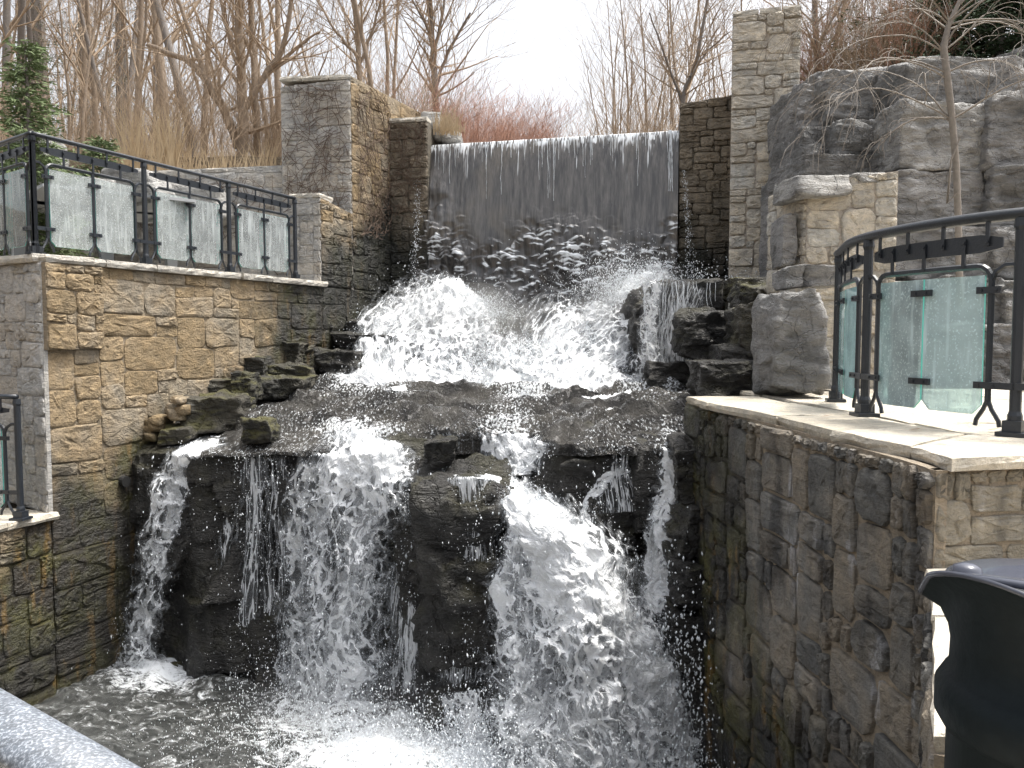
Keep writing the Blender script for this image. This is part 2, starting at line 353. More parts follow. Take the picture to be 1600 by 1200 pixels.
# ------------------------------------------------------------------ stone wall builder
def stone_face(root, path, s0, s1, z0, ztop, cell, sizes, mat, mmat, seed, proud=(.005, .020), gap=.003, thick=.35, zb=None, jit=.22, moff=-.003):
    R = random.Random(seed); ro = root.location
    zt = ztop if callable(ztop) else (lambda s: ztop)
    n = max(2, int((s1 - s0) / .03)); V = []; Fq = []
    for i in range(n + 1):
        s = s0 + (s1 - s0) * i / n; t = zt(s)
        for off, z in ((moff, z0), (moff, t), (-thick, t), (-thick, z0)): V.append(path.pt(s, z, off) - ro)
    for i in range(n):
        for k in range(4):
            k2 = (k + 1) % 4; Fq.append((i * 4 + k, (i + 1) * 4 + k, (i + 1) * 4 + k2, i * 4 + k2))
    Fq.append((0, 1, 2, 3)); Fq.append((n * 4 + 3, n * 4 + 2, n * 4 + 1, n * 4))
    me = bpy.data.meshes.new('mortar'); me.from_pydata([tuple(v) for v in V], [], Fq); me.materials.append(mmat); link('mortar', me, root)
    W = max(1, int(round((s1 - s0) / cell))); cw = (s1 - s0) / W
    zmax = max(zt(s0 + (s1 - s0) * i / 20) for i in range(21)); H = max(1, int(round((zmax - z0) / (cell * .8)))); ch = (zmax - z0) / H
    occ = np.zeros((W, H), bool); stones = []
    for j in range(H):
        for i in range(W):
            if occ[i, j]: continue
            wts = sizes[:]; R.shuffle(wts)
            for (a, b) in wts + [(1, 1)]:
                if i + a <= W and j + b <= H and not occ[i:i + a, j:j + b].any(): break
            occ[i:i + a, j:j + b] = True; stones.append((i, j, a, b))
    cnt = 0
    sx = seed * 3.7
    for (i, j, a, b) in stones:
        u0, v0, u1, v1 = s0 + i * cw, z0 + j * ch, s0 + (i + a) * cw, z0 + (j + b) * ch
        tm = zt(min(max((u0 + u1) / 2, s0), s1))
        if (v0 + v1) / 2 > tm: continue
        v1 = min(v1, tm - .005)
        # outline with rounded, jittered corners
        pts = []
        r = min(u1 - u0, v1 - v0) * R.uniform(.12, .3)
        g = gap * R.uniform(.5, 1.3)
        for (cx, cy, qx, qy) in ((u0, v0, 1, 1), (u1, v0, -1, 1), (u1, v1, -1, -1), (u0, v1, 1, -1)):
            seq = [(cx + qx * g, cy + qy * (g + r)), (cx + qx * (g + r * .3), cy + qy * (g + r * .3)), (cx + qx * (g + r), cy + qy * g)]
            if qx * qy < 0: seq = seq[::-1]
            pts += seq
        out = []
        for k, q in enumerate(pts):
            q2 = pts[(k + 1) % 12]; out.append(q)
            if k % 3 == 2: out.append(((q[0] + q2[0]) / 2, (q[1] + q2[1]) / 2))
        wp = []
        for (uu, vv) in out:
            nx = float(vnoise((uu * 3.1 + sx, vv * 3.1, 1.5))) - .5; ny = float(vnoise((uu * 2.4 + sx, vv * 2.4, 9.5))) - .5
            inside = 0 if (j == 0 or v1 > tm - .02) else 1
            wp.append((min(max(uu + (nx * jit * cell * 2 if 0 < i and i + a < W else 0) + R.uniform(-.008, .008), s0), s1), vv + ny * jit * cell * 2.2 * inside + R.uniform(-.008, .008)))
        cu = sum(q[0] for q in wp) / len(wp); cv = sum(q[1] for q in wp) / len(wp)
        pr = R.uniform(*proud); wd_ = max(u1 - u0, v1 - v0); tu, tv = R.uniform(-.5, .5) * pr / wd_, R.uniform(-.5, .5) * pr / wd_
        C = path.pt(cu, cv, 0); vs = []; N = len(wp)
        jk = min(1.0, pr / .02)
        for (sc, dd, jj) in ((1.0, -.02, 0), (.985, pr * .5, .003 * jk), (.9, pr * .95, .007 * jk), (.66, pr, .011 * jk), (.34, pr, .011 * jk)):
            for (uu, vv) in wp:
                a2, b2 = cu + (uu - cu) * sc, cv + (vv - cv) * sc
                d = dd + (R.uniform(-jj, jj) if jj else 0) + ((a2 - cu) * tu + (b2 - cv) * tv if dd > 0 else 0)
                vs.append(path.pt(min(max(a2, 0), path.len), b2, d) - C)
        vs.append(path.pt(cu, cv, pr * R.uniform(.8, 1.15)) - C)
        fs = []
        for q in range(4):
            for k in range(N): k2 = (k + 1) % N; fs.append((q * N + k, q * N + k2, (q + 1) * N + k2, (q + 1) * N + k))
        for k in range(N): fs.append((4 * N + k, 4 * N + (k + 1) % N, 5 * N))
        me = bpy.data.meshes.new('stone'); me.from_pydata([tuple(v) for v in vs], [], fs); me.materials.append(mat)
        me.polygons.foreach_set('use_smooth', [R.random() > .6 for k in range(len(fs))])
        link('stone', me, root, C - ro); cnt += 1
    return cnt

def cubesphere(n):
    V = []; Fc = []; idx = {}
    def vid(p):
        k = tuple(round(c, 5) for c in p)
        if k not in idx: idx[k] = len(V); V.append(p)
        return idx[k]
    for ax in range(3):
        for sg in (-1, 1):
            for i in range(n):
                for j in range(n):
                    q = []
                    for (a, b) in ((i, j), (i + 1, j), (i + 1, j + 1), (i, j + 1)):
                        p = [0, 0, 0]; p[ax] = sg; p[(ax + 1) % 3] = -1 + 2 * a / n; p[(ax + 2) % 3] = -1 + 2 * b / n; q.append(vid(tuple(p)))
                    Fc.append(q if sg > 0 else q[::-1])
    return np.array(V, float), np.array(Fc)
_CS = {}
def rock_mesh(name, size, seed, mat, n=10, cuts=7, rough=.05, lo=.62, hi=.92, tilt=.12, smooth=True):
    if n not in _CS: _CS[n] = cubesphere(n)
    D, Fc = _CS[n]; D = D.copy(); rs = np.random.RandomState(seed)
    sz = np.array(size, float)
    pl = []
    for ax in range(3):
        for sg in (-1, 1):
            v = rs.uniform(-tilt, tilt, 3); v[ax] = sg; l = np.linalg.norm(v); pl.append((v / l, rs.uniform(.86, 1.0) / l))
    for _ in range(cuts):
        v = rs.choice([-1, 1], 3) * rs.uniform(.25, 1, 3); 
        if rs.rand() < .4: v[rs.randint(3)] *= .1
        l = np.linalg.norm(v); sup = np.abs(v).sum() / l; pl.append((v / l, sup * rs.uniform(lo, hi)))
    r = np.full(len(D), 1e9)
    for v, d in pl:
        q = D @ v; r = np.where(q > 1e-6, np.minimum(r, d / np.maximum(q, 1e-6)), r)
    P = D * r[:, None] * sz / 2
    nn = fbm(P + seed * 1.37, 4, 2.2 / max(.25, sz.min())) - .5; n2 = fbm(P * np.array([1, 1, 3.]) + seed, 3, 5.) - .5
    dirn = P / np.maximum(np.linalg.norm(P, axis=1), 1e-6)[:, None]
    ms = min(.7, sz.min()); n3 = np.abs(fbm(P * np.array([1, 1, 2.]) + seed * 2.1, 4, 3.6) - .5)
    P = P + dirn * (nn * rough * 4.5 * ms + n2 * rough * 2.4 * ms - n3 * rough * 4.5 * ms)[:, None]
    return npmesh(name, P, Fc, mat, smooth)
def rock_px(name, x0, y0, x1, y1, Y, thick, seed, mat, label=None, cat='boulder', parent=None, group=None, rz=0, n=10, rough=.05, **kw):
    a = at(x0, y1, Y); b = at(x1, y0, Y); c = (a + b) / 2; c.y = Y + thick / 2
    sz = (abs(b.x - a.x), thick, abs(b.z - a.z))
    me = rock_mesh(name, sz, seed, mat, n, rough=rough, **kw)
    o = link(name, me, parent, c - (parent.location if parent else Vector())); o.rotation_euler = (0, 0, rz)
    if label: tag(o, label, cat if parent is None else None, group)
    return o
def slab_piece(root, poly, z0, z1, mat, name, seed, rough=.008, sub=4, edge=.012):
    """irregular flat stone from a plan polygon"""
    R = random.Random(seed); P = []
    for k in range(len(poly)):
        a = Vector(poly[k]); b = Vector(poly[(k + 1) % len(poly)])
        for i in range(sub): q = a.lerp(b, i / sub); P.append(Vector((q[0] + R.uniform(-rough, rough), q[1] + R.uniform(-rough, rough))))
    c = sum(P, Vector((0, 0))) / len(P); C = Vector((c.x, c.y, (z0 + z1) / 2)); vs = []; N = len(P)
    def ins(p, k): d = (p - c); return p - d.normalized() * k
    for p in P: q = ins(p, edge * R.uniform(.2, 1.6)); vs.append(Vector((q.x, q.y, z0)) - C)
    for p in P: q = ins(p, edge * R.uniform(-.5, .5)); vs.append(Vector((q.x, q.y, lerp(z0, z1, R.uniform(.35, .6)))) - C)
    for p in P: q = ins(p, edge * R.uniform(.1, 1.)); vs.append(Vector((q.x, q.y, z1 - .006 * R.random())) - C)
    for p in P: q = ins(p, edge * 2.2); vs.append(Vector((q.x, q.y, z1)) - C)
    fs = []
    for q in range(3):
        for k in range(N): k2 = (k + 1) % N; fs.append((q * N + k, q * N + k2, (q + 1) * N + k2, (q + 1) * N + k))
    fs.append(tuple(3 * N + k for k in range(N))); fs.append(tuple(range(N))[::-1])
    me = bpy.data.meshes.new(name); me.from_pydata([tuple(v) for v in vs], [], fs); me.materials.append(mat)
    return link(name, me, root, C - root.location)
def coping(root, path, s0, s1, z0, z1, back, over, n, mat, seed, name='coping_stone', gap=.006):
    R = random.Random(seed); cuts = [s0] + sorted(s0 + (s1 - s0) * (k + R.uniform(-.2, .2)) / n for k in range(1, n)) + [s1]
    for k in range(n):
        a, b = cuts[k] + gap / 2, cuts[k + 1] - gap / 2; m = 5 if b - a > .5 else 3; front = []; bk = []
        for i in range(m):
            s = lerp(a, b, i / (m - 1)); front.append(tuple(path.pt(s, 0, over + R.uniform(-.015, .015)))[:2]); bk.append(tuple(path.pt(s, 0, -back))[:2])
        slab_piece(root, front + bk[::-1], z0, z1 + R.uniform(-.003, .003), mat, name, seed * 100 + k, sub=2, edge=.014)

# ================================================================== SETTING
WX = lambda Y: -4.15 + .392 * (Y - 7.5)          # left wall face line
ZT, ZL, ZR, ZPOOL, ZLEDGE, ZDECK = .70, -1.62, -.50, -3.30, -.95, -1.60

# ---- ground: one sheet
def gh(x, y):
    base = np.full(x.shape, -3.75)
    wl = WX(y)
    base = np.where((x < wl - .55) & (y < 12.9) & (y > 7.7) & (x < -4.6 + .392 * (y - 7.5) + .2), .58, base)
    base = np.where((x < wl - .4) & (y <= 8.2 + np.maximum(0, -4.18 - x) * .85), -1.75, base)
    base = np.where((x > 2.3) & (y < 9.6) & (y > 3.8), -.62, base)
    base = np.where((x > 3.9) & (y > 10.2), 3.1, base)
    base = np.where((x > 3.5) & (y > 9.9) & (y <= 10.2), 1.5, base)
    base = np.where((x < -3.2) & (y > 12.9), 2.75, base)
    base = np.where(y > 14.0, 2.75, base)
    rise = np.clip(y - 14, 0, 200) * .035 + np.clip(-x - 4, 0, 40) * .05 * (y > 14) + np.clip(x - 6, 0, 40) * .06 * (y > 10)
    base = base + np.where(y > 10.2, rise, 0) * (base > 2)
    ch = (np.abs(x - .8) < 2.2) & (y > 13.8)
    base = np.where(ch & (y < 60), 2.5, base)
    return base + (fbm(np.stack([x, y, 0 * x], -1), 3, .6) - .5) * .25 * (base > 2)
xs = np.r_[np.linspace(-400, -32, 16), np.arange(-30, 30.01, .3), np.linspace(32, 400, 16)]
ys = np.r_[np.linspace(-60, -4, 8), np.arange(-3, 30.01, .3), np.linspace(31, 90, 40), np.linspace(100, 700, 12)]
X, Yg = np.meshgrid(xs, ys, indexing='ij'); Z = gh(X, Yg)
Z = np.where(Yg < 1.9, np.minimum(Z, -1.75), Z)
g = link('ground', npmesh('ground', np.stack([X, Yg, Z], -1).reshape(-1, 3), gridfaces(len(xs), len(ys)), MT['ground'], False))
tag(g, 'brown leaf littered ground and slope behind the falls', kind='structure')

# ---- viewing deck underfoot
dk = MB(); dk.box((0, .3, ZDECK - .1), (5, 3, .2)); o = dk.obj('viewing_deck', MT['slab']); tag(o, 'pale stone viewing deck', kind='structure')

# ================================================================== LEFT SIDE
lw = Path([(WX(5.4), 5.4), (WX(13.25), 13.25)]); K = math.hypot(1, .392)
sL = lambda Y: (Y - 5.4) * K
wall = thing('retaining_wall', (WX(9), 9, ZPOOL), 'tan rubble stone retaining wall below the left glass railing, dark and mossy near the water', 'wall')
SZ = [(3, 2), (4, 2), (3, 3), (4, 3), (2, 2), (5, 2), (3, 1), (2, 1), (5, 3), (4, 3), (2, 3)]
def ltop(s):
    Y = 5.4 + s / K
    return ZL - .07 if Y < 7.45 else ZT - .07
stone_face(wall, lw, sL(5.9), sL(7.44), ZPOOL - .2, ZL - .07, .125, SZ, MT['tan'], MT['tan_mortar'], 3)
stone_face(wall, lw, sL(7.45), sL(13.2), ZPOOL - .2, ZT - .07, .142, SZ, MT['tan'], MT['tan_mortar'], 4, proud=(.003, .017), gap=.001, thick=.05)
coping(wall, lw, sL(7.42), sL(11.5), ZT - .07, ZT, .55, .07, 7, MT['slab_edge'], 5)
# buttress pilaster near the corner
pl_ = Path([(WX(7.43) + .05, 7.43 - .02), (WX(8.0) + .05, 8.0 - .02)])
stone_face(wall, pl_, 0, pl_.len, -.15, ZT - .075, .1, [(2, 2), (3, 2), (2, 1), (3, 3)], MT['tan'], MT['tan_mortar'], 6, thick=.08)
# pillar front face
pf = Path([(-5.9, 8.75), (WX(7.42), 7.42)])
pier0 = thing('stone_pier', (-5, 8.2, ZL), 'grey stone pier face at far left, behind the lower black railing', 'wall')
stone_face(pier0, pf, 0, pf.len, ZL - .01, ZT - .07, .11, SZ, MT['grey'], MT['grey_mortar'], 7, proud=(.006, .022), thick=.04)
coping(pier0, pf, 0, pf.len - .03, ZT - .068, ZT + .002, .5, .06, 3, MT['slab_edge'], 8)
# lower landing
land = thing('lower_landing', (-4.8, 6.8, ZL - .07), 'pale stone slab landing at the left edge under the lower railing', 'landing')
for k, (a, b) in enumerate(((5.9, 6.6), (6.6, 7.0), (7.0, 7.46))):
    slab_piece(land, [(WX(a) + .06, a + .005), (WX(b) + .06, b - .005), (WX(b) - 1.8, b + .55), (WX(a) - 1.8, a + .55)], ZL - .065, ZL, MT['slab'], 'slab', 30 + k)
# terrace floor
ter = thing('upper_terrace', (-6, 9.5, ZT - .08), 'grey paved terrace behind the left glass railing', 'terrace')
for i in range(4):
    for j in range(4):
        y0 = 7.95 + j * 1.15; x1 = WX(y0) - .56 - i * 1.1; slab_piece(ter, [(x1, y0), (x1 + .44, y0 + 1.13), (x1 + .44 - 1.08, y0 + 1.15), (x1 - 1.08, y0)], ZT - .06, ZT - .012, MT['slab_edge'], 'paver', 60 + i * 4 + j)

# pier at end of railing + tower + abutment
tw = thing('stone_tower', (-2.8, 12.6, ZT), 'tall pale grey stone tower covered in bare vines, left of the falls', 'tower')
fr = Path([(-3.36, 12.32), (WX(12.18), 12.18)])
stone_face(tw, fr, 0, fr.len, ZT - .6, lambda s: 3.56 + .08 * s / fr.len, .105, SZ, MT['grey'], MT['grey_mortar'], 11, proud=(.008, .024), thick=.5)
sd_ = Path([(WX(12.18), 12.18), (WX(14.4), 14.4)])
stone_face(tw, sd_, 0, sd_.len, ZT - .06, lambda s: 3.68, .105, SZ, MT['tan'], MT['tan_mortar'], 12, thick=.95)
coping(tw, fr, -.0, fr.len, 3.63, 3.70, .5, .03, 3, MT['slab_edge'], 13)
pr_ = Path([(-3.2, 11.58), (WX(11.44), 11.44)]); 
pier1 = thing('stone_pier', (-2.9, 11.6, ZT), 'short grey stone pier at the right end of the left glass railing', 'wall')
stone_face(pier1, pr_, pr_.len - .42, pr_.len, ZT - .06, 1.84, .1, [(2, 2), (3, 2), (1, 2), (2, 1)], MT['grey'], MT['grey_mortar'], 14, thick=.35)
ps = Path([(WX(11.44), 11.44), (WX(12.17), 12.17)])
stone_face(pier1, ps, 0, ps.len, ZT - .06, lambda s: 1.84 - .12 * s / ps.len, .1, SZ, MT['tan'], MT['tan_mortar'], 15, thick=.45)
coping(pier1, pr_, pr_.len - .45, pr_.len, 1.84, 1.90, .4, .03, 2, MT['slab_edge'], 16)
DL = at(655, 229, 13.35); DR = at(1061, 205, 12.35)
ab = thing('left_abutment', (-1.6, 13.3, -.5), 'brown stone abutment with creeping vines at the left end of the dam', 'wall')
abp = Path([(WX(13.2), 13.2), (at(668, 200, 13.08).x, 13.08)])
stone_face(ab, abp, 0, abp.len, -.4, 3.26, .11, SZ, MT['dam'], MT['dam_mortar'], 17, proud=(.015, .04), thick=1.2)
coping(ab, abp, 0, abp.len + .0, 3.26, 3.33, .6, .04, 3, MT['slab_edge'], 18)
for k, (a, b, c, d) in enumerate(((655, 172, 690, 205), (672, 190, 712, 218), (690, 200, 722, 222))):
    rock_px('rubble_stone', a, b, c, d, 13.3, .6, 200 + k, MT['boulder2'], parent=ab, n=6)
# right abutment and pillar
ab2 = thing('right_abutment', (2.9, 12, -.5), 'dark brown coursed stone abutment at the right end of the dam', 'wall')
ap2 = Path([(at(1063, 200, 12.2).x, 12.25), (at(1160, 200, 12.0).x, 12.05)])
stone_face(ab2, ap2, 0, ap2.len, -.4, lambda s: 3.30 + .1 * s, .1, [(3, 1), (4, 1), (3, 2), (4, 2), (2, 1), (5, 2), (2, 2)], MT['dam'], MT['dam_mortar'], 19, proud=(.02, .06), thick=.6)
sidep = Path([(at(1063, 200, 12.2).x, 14.2), (at(1063, 200, 12.2).x, 12.26)])
pil = thing('stone_pillar', (3.5, 11.3, 0), 'tallest pale limestone pillar, square and free standing, right of the falls', 'pillar')
pA = at(1146, 300, 11.3); pB = at(1247, 300, 11.2)
pp = Path([(pA.x, 11.49), (pB.x, 11.22)])
stone_face(pil, pp, 0, pp.len, -.35, 4.24, .11, [(3, 2), (4, 2), (2, 2), (3, 1), (4, 3), (3, 3), (2, 1), (5, 2)], MT['warm'], MT['warm_mortar'], 21, proud=(.012, .045), thick=.9, jit=.3)
coping(pil, pp, 0, pp.len, 4.24, 4.31, .85, .03, 3, MT['slab_edge'], 23)

# ================================================================== DAM (weir wall) and its water sheet
dam = MB(); A = Vector((DL.x - .3, DL.y + .25, 0)); B = Vector((DR.x + .3, DR.y + .25, 0))
dd = (B - A).normalized(); nn_ = Vector((dd.y, -dd.x, 0))
dam.add([A + Vector((0, 0, -.8)), B + Vector((0, 0, -.8)), B + Vector((0, 0, DR.z - .08)), A + Vector((0, 0, DL.z - .08)),
         A - nn_ * .8 + Vector((0, 0, -.8)), B - nn_ * .8 + Vector((0, 0, -.8)), B - nn_ * .8 + Vector((0, 0, DR.z - .08)), A - nn_ * .8 + Vector((0, 0, DL.z - .08))],
        [(0, 1, 2, 3), (4, 7, 6, 5), (3, 2, 6, 7), (0, 3, 7, 4), (1, 5, 6, 2)])
o = dam.obj('dam', MT['wetrock']); tag(o, 'dark wet stone dam behind the sheet of falling water', 'dam')

nu, nv = 300, 330
U, Vv = np.meshgrid(np.linspace(0, 1, nu), np.linspace(0, 1, nv), indexing='ij')
Wd = (DR - DL).length; lip = .05
zt_ = DL.z + (DR.z - DL.z) * U; zz = zt_ + .0 - np.clip(Vv - lip, 0, 1) / (1 - lip) * (zt_ + .6)
zz += np.where(Vv < lip, .015 * np.sin(Vv / lip * math.pi / 2), .015 * np.exp(-(Vv - lip) * 30))
bx = DL.x + (DR.x - DL.x) * U; by = DL.y + (DR.y - DL.y) * U
out_ = np.where(Vv < lip, -.7 * (1 - Vv / lip), .10 * (1 - np.exp(-(Vv - lip) * 14)) + .28 * np.clip(Vv - lip, 0, 1))
hz = (zt_ - zz)
pw = np.stack([U * Wd, zz, 0 * U], -1)
amp = sstep(.75, 1.5, hz + (fbm(pw, 2, .9) - .5) * 1.6 + np.clip(.35 - U, -.3, .5) * .6)
# lumps of rock pushing the sheet out, each with a sharp upper lip
RL = np.random.RandomState(3); wrp = fbm(pw + 31, 3, 7.0) - .5; wrp2 = fbm(pw + 51, 3, 5.0) - .5; lump = np.zeros_like(U); crm = np.zeros_like(U)
for _ in range(900):
    u0 = RL.rand(); h0 = .95 + 2.4 * RL.rand() ** .9; w0 = RL.uniform(.03, .12) * (1.6 if RL.rand() < .25 else 1); a0 = RL.uniform(.35, 1)
    iu = np.abs(U[:, 0] - u0) * Wd < w0 * 2.6
    if not iu.any(): continue
    du = (U[iu] - u0) * Wd / w0 + wrp[iu] * .9 / w0 * .12; dz = (hz[iu] - h0 + wrp2[iu] * .16 - .04 * du ** 2 * w0 * 6)
    g = a0 * np.exp(-du ** 2) * sstep(-.02, .015, dz) * np.exp(-np.clip(dz, 0, 9) / .16)
    lump[iu] = np.maximum(lump[iu], g); crm[iu] = np.maximum(crm[iu], a0 * np.exp(-du ** 2 * .8) * np.exp(-((dz - .02) / .014) ** 2) + .5 * a0 * np.exp(-du ** 2) * np.exp(-np.clip(dz, 0, 9) / .1) * (dz > 0) * sstep(.5, .7, vnoise(np.stack([U[iu] * Wd * 30, zz[iu] * 3, 0 * zz[iu]], -1))))
fine = fbm(np.stack([U * Wd * 9, zz * .8, 0 * U], -1), 3) - .5
off = out_ + amp * (lump * .085 + (fbm(pw, 3, 2.6) - .5) * .22) + fine * .012
PX = bx - (-nn_.x) * 0 + nn_.x * off; PY = by + nn_.y * off
crest = amp * crm * sstep(.35, .65, fbm(pw + 9, 3, 4.5) + .08) * sstep(.9, 1.5, hz)
drip = np.exp(-hz / (.05 + .16 * vnoise(np.stack([U * Wd * 18, 0 * U, 0 * U], -1)))) * sstep(.3, .75, vnoise(np.stack([U * Wd * 75, hz * 14, 0 * U], -1))) * (Vv > lip * .6)
lens_ = .12 + .75 * vnoise(np.stack([U * Wd * 26, 0 * U, 0 * U + 8], -1)) ** 3
drip2 = .6 * sstep(.70, .86, vnoise(np.stack([U * Wd * 80 + fine * 2, hz * 2.5, 0 * U + 4], -1))) * sstep(lens_ * 1.5, lens_ * .5, hz) * (Vv > lip * .6)
V3 = np.stack([PX, PY, zz], -1).reshape(-1, 3)
m = Nd('weir_water'); x, y, z = m.xyz()
n1 = m.noise(m.pos((1, 1, .07)), 16, 5, .6); n2 = m.noise(m.pos((1, 1, .5)), 1.7, 3); n3 = m.noise(m.pos((1, 1, .04)), 60, 3); n4 = m.noise(m.pos((1, 1, .3)), 14, 4)
c = m.mix(m.rng(n1, .3, .7), (.045, .043, .042), (.135, .125, .115)); c = m.mix(m.rng(n2, .5, .7, 0, .5), c, (.17, .145, .11))
c = m.mix(m.rng(n3, .3, .75), m.mix(1.0, c, (.85, .86, .88), 'MULTIPLY'), m.mix(1.0, c, (1.25, 1.25, 1.27), 'MULTIPLY'))
dn = m.n('Attribute', attribute_name='dens').outputs['Fac']
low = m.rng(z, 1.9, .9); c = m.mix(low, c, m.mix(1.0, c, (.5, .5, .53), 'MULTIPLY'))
c = m.mix(m.rng(m.mth('MULTIPLY', dn, m.mth('MULTIPLY_ADD', n4, 1.2, .4)), .2, .75, 0, 1), c, (.80, .83, .86))
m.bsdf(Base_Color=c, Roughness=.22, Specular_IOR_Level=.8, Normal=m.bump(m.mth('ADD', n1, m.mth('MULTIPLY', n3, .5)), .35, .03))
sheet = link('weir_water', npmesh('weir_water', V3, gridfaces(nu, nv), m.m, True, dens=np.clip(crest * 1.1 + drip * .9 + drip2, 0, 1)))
tag(sheet, 'smooth grey sheet of water sliding over the dam', kind='structure')
# river behind the dam
rv = MB(); rv.add([(DL.x - .25, 13.9, 2.94), (DR.x + .35, 12.9, 2.94), (4, 60, 2.96), (-3, 60, 2.96)], [(0, 1, 2, 3)])
m = Nd('river'); m.bsdf(Base_Color=(.05, .05, .04), Roughness=.08, Normal=m.bump(m.noise(m.pos(), 6), .3, .03))
o = rv.obj('river_water', m.m); tag(o, 'still river water held behind the dam', kind='structure')

# ================================================================== CASCADE ROCK: depth field seen across the gorge
COLS = {
 150: [(430, 12.6), (560, 11.8), (640, 9.6), (700, 8.75), (712, 8.5), (1050, 8.35), (1300, 8.2)],
 260: [(430, 12.6), (560, 11.8), (640, 9.6), (695, 8.45), (708, 8.2), (1050, 8.05), (1300, 7.9)],
 400: [(430, 12.9), (560, 11.6), (600, 10.7), (640, 9.6), (692, 8.3), (706, 8.0), (1075, 7.8), (1300, 7.6)],
 500: [(430, 13.1), (520, 12.2), (600, 10.6), (640, 9.4), (690, 8.1), (704, 7.75), (1080, 7.6), (1300, 7.4)],
 580: [(430, 13.1), (480, 12.6), (600, 10.5), (640, 9.2), (675, 8.0), (700, 7.65), (1090, 7.4), (1300, 7.2)],
 650: [(430, 13.0), (470, 12.5), (605, 10.4), (640, 9.1), (650, 8.9), (668, 7.95), (730, 7.7), (745, 7.35), (1090, 7.1), (1300, 6.9)],
 740: [(430, 12.8), (460, 12.2), (605, 10.3), (640, 9.0), (655, 8.7), (672, 7.7), (728, 7.6), (744, 6.95), (1050, 6.85), (1080, 6.6), (1300, 6.2)],
 810: [(430, 12.7), (500, 12.0), (605, 10.2), (640, 8.9), (655, 8.6), (675, 7.5), (745, 7.3), (800, 6.9), (1000, 6.5), (1200, 6.15), (1300, 6.0)],
 890: [(430, 12.6), (480, 12.0), (605, 10.1), (640, 8.8), (650, 8.6), (678, 7.25), (692, 6.95), (830, 6.75), (900, 6.5), (1200, 6.05), (1300, 5.9)],
 1000: [(430, 12.4), (460, 11.6), (605, 10.0), (640, 8.7), (682, 7.1), (696, 6.8), (860, 6.7), (950, 6.5), (1200, 6.05), (1300, 5.9)],
 1060: [(430, 12.4), (480, 11.6), (605, 9.8), (640, 8.4), (686, 6.95), (700, 6.65), (900, 6.55), (1200, 6.3), (1300, 6.2)],
 1180: [(430, 12.3), (480, 11.4), (605, 9.6), (640, 8.0), (670, 6.8), (690, 6.5), (900, 6.5), (1200, 6.35), (1300, 6.3)],
}
CK = sorted(COLS)
def depth(px, py):
    px = np.asarray(px, float); py = np.asarray(py, float)
    T = np.stack([np.interp(py, [q[0] for q in COLS[k]], [q[1] for q in COLS[k]]) for k in CK], 0)
    j = np.clip(np.searchsorted(CK, px, side='right') - 1, 0, len(CK) - 2); ck = np.array(CK)
    t = np.clip((px - ck[j]) / (ck[j + 1] - ck[j]), 0, 1); t = t * t * (3 - 2 * t)
    a = np.take_along_axis(T, j[None], 0)[0]; b = np.take_along_axis(T, j[None] + 1, 0)[0]
    return a * (1 - t) + b * t
def unproj(px, py, Y):
    a = (px - 800) / F; b = (600 - py) / F; y = CP + b * SP; k = Y / y
    return np.stack([a * k, Y + 0 * a, (-SP + b * CP) * k], -1)
gx = np.arange(150, 1181, 3.5); gy = np.r_[np.arange(430, 600, 3), np.arange(600, 720, 1.2), np.arange(720, 1300, 3.5)]
GX, GY = np.meshgrid(gx, gy, indexing='ij'); Yd = depth(GX, GY); P = unproj(GX, GY, Yd)
ledge = sstep(595, 615, GY) * (1 - sstep(670, 700, GY))
def terr(Q):                                         # low rock steps across the shelf
    t = Q[..., 1] * 1.35 + (fbm(Q * np.array([1, .3, .3]) + 71, 3, .9) - .5) * 3.2; f = t - np.floor(t)
    return .16 * (sstep(.0, .22, f) - f) 
n_a = fbm(P * np.array([1, 1, .45]) + 3, 5, 1.9) - .5; n_b = fbm(P + 11, 4, 3.3) - .5
blk = vnoise(np.stack([np.floor(P[..., 0] * 2.3 + vnoise(P * 1.5) * 1.2), np.floor(P[..., 2] * 1.9 + vnoise(P * 1.3 + 5) * 1.5), 0 * GX], -1) * 7.7)
up_ = sstep(600, 560, GY); P[..., 1] += (1 - ledge) * (n_a * .6 * (1 - .6 * up_) + (blk - .5) * .28 * (1 - up_) + up_ * .25)
P[..., 2] += ledge * (n_b * .26 + terr(P))
P[..., 1] += ledge * n_b * .3
cl = link('cliff', npmesh('cliff', P.reshape(-1, 3), gridfaces(len(gx), len(gy)), MT['wetrock'], True)); tag(cl, 'dark wet rock cliff and ledge under the cascades', kind='structure')

# water film and ripples on the ledge
gx2 = np.arange(330, 1125, 2.5); gy2 = np.arange(596, 712, .9)
GX, GY = np.meshgrid(gx2, gy2, indexing='ij'); P2 = unproj(GX, GY, depth(GX, GY))
nb = fbm(P2 + 11, 4, 3.3) - .5
fd = 1 - sstep(668, 700, GY); P2[..., 2] += fd * (nb * .26 + terr(P2)) + .012 + .022 * fd + (.3 + .7 * fd) * (fbm(P2 * np.array([1, .45, 1]), 4, 6) - .5) * .16; P2[..., 1] += fd * nb * .3 - .05 + (1 - fd) * ((fbm(P2 * np.array([1, 1, .45]) + 3, 5, 1.9) - .5) * .6 - .03)
m = Nd('shallow_rapids'); n1 = m.noise(m.pos((1, .45, 1)), 14, 5, .7, .6); n2 = m.noise(m.pos(), 2.2, 3); n3 = m.noise(m.pos((1.2, .4, 1)), 38, 4, .7)
dn = m.n('Attribute', attribute_name='dens').outputs['Fac']
c = m.mix(m.rng(n2, .35, .65), (.018, .017, .016), (.075, .070, .062)); c = m.mix(m.rng(n1, .54, .68, 0, .7), c, (.30, .29, .28))
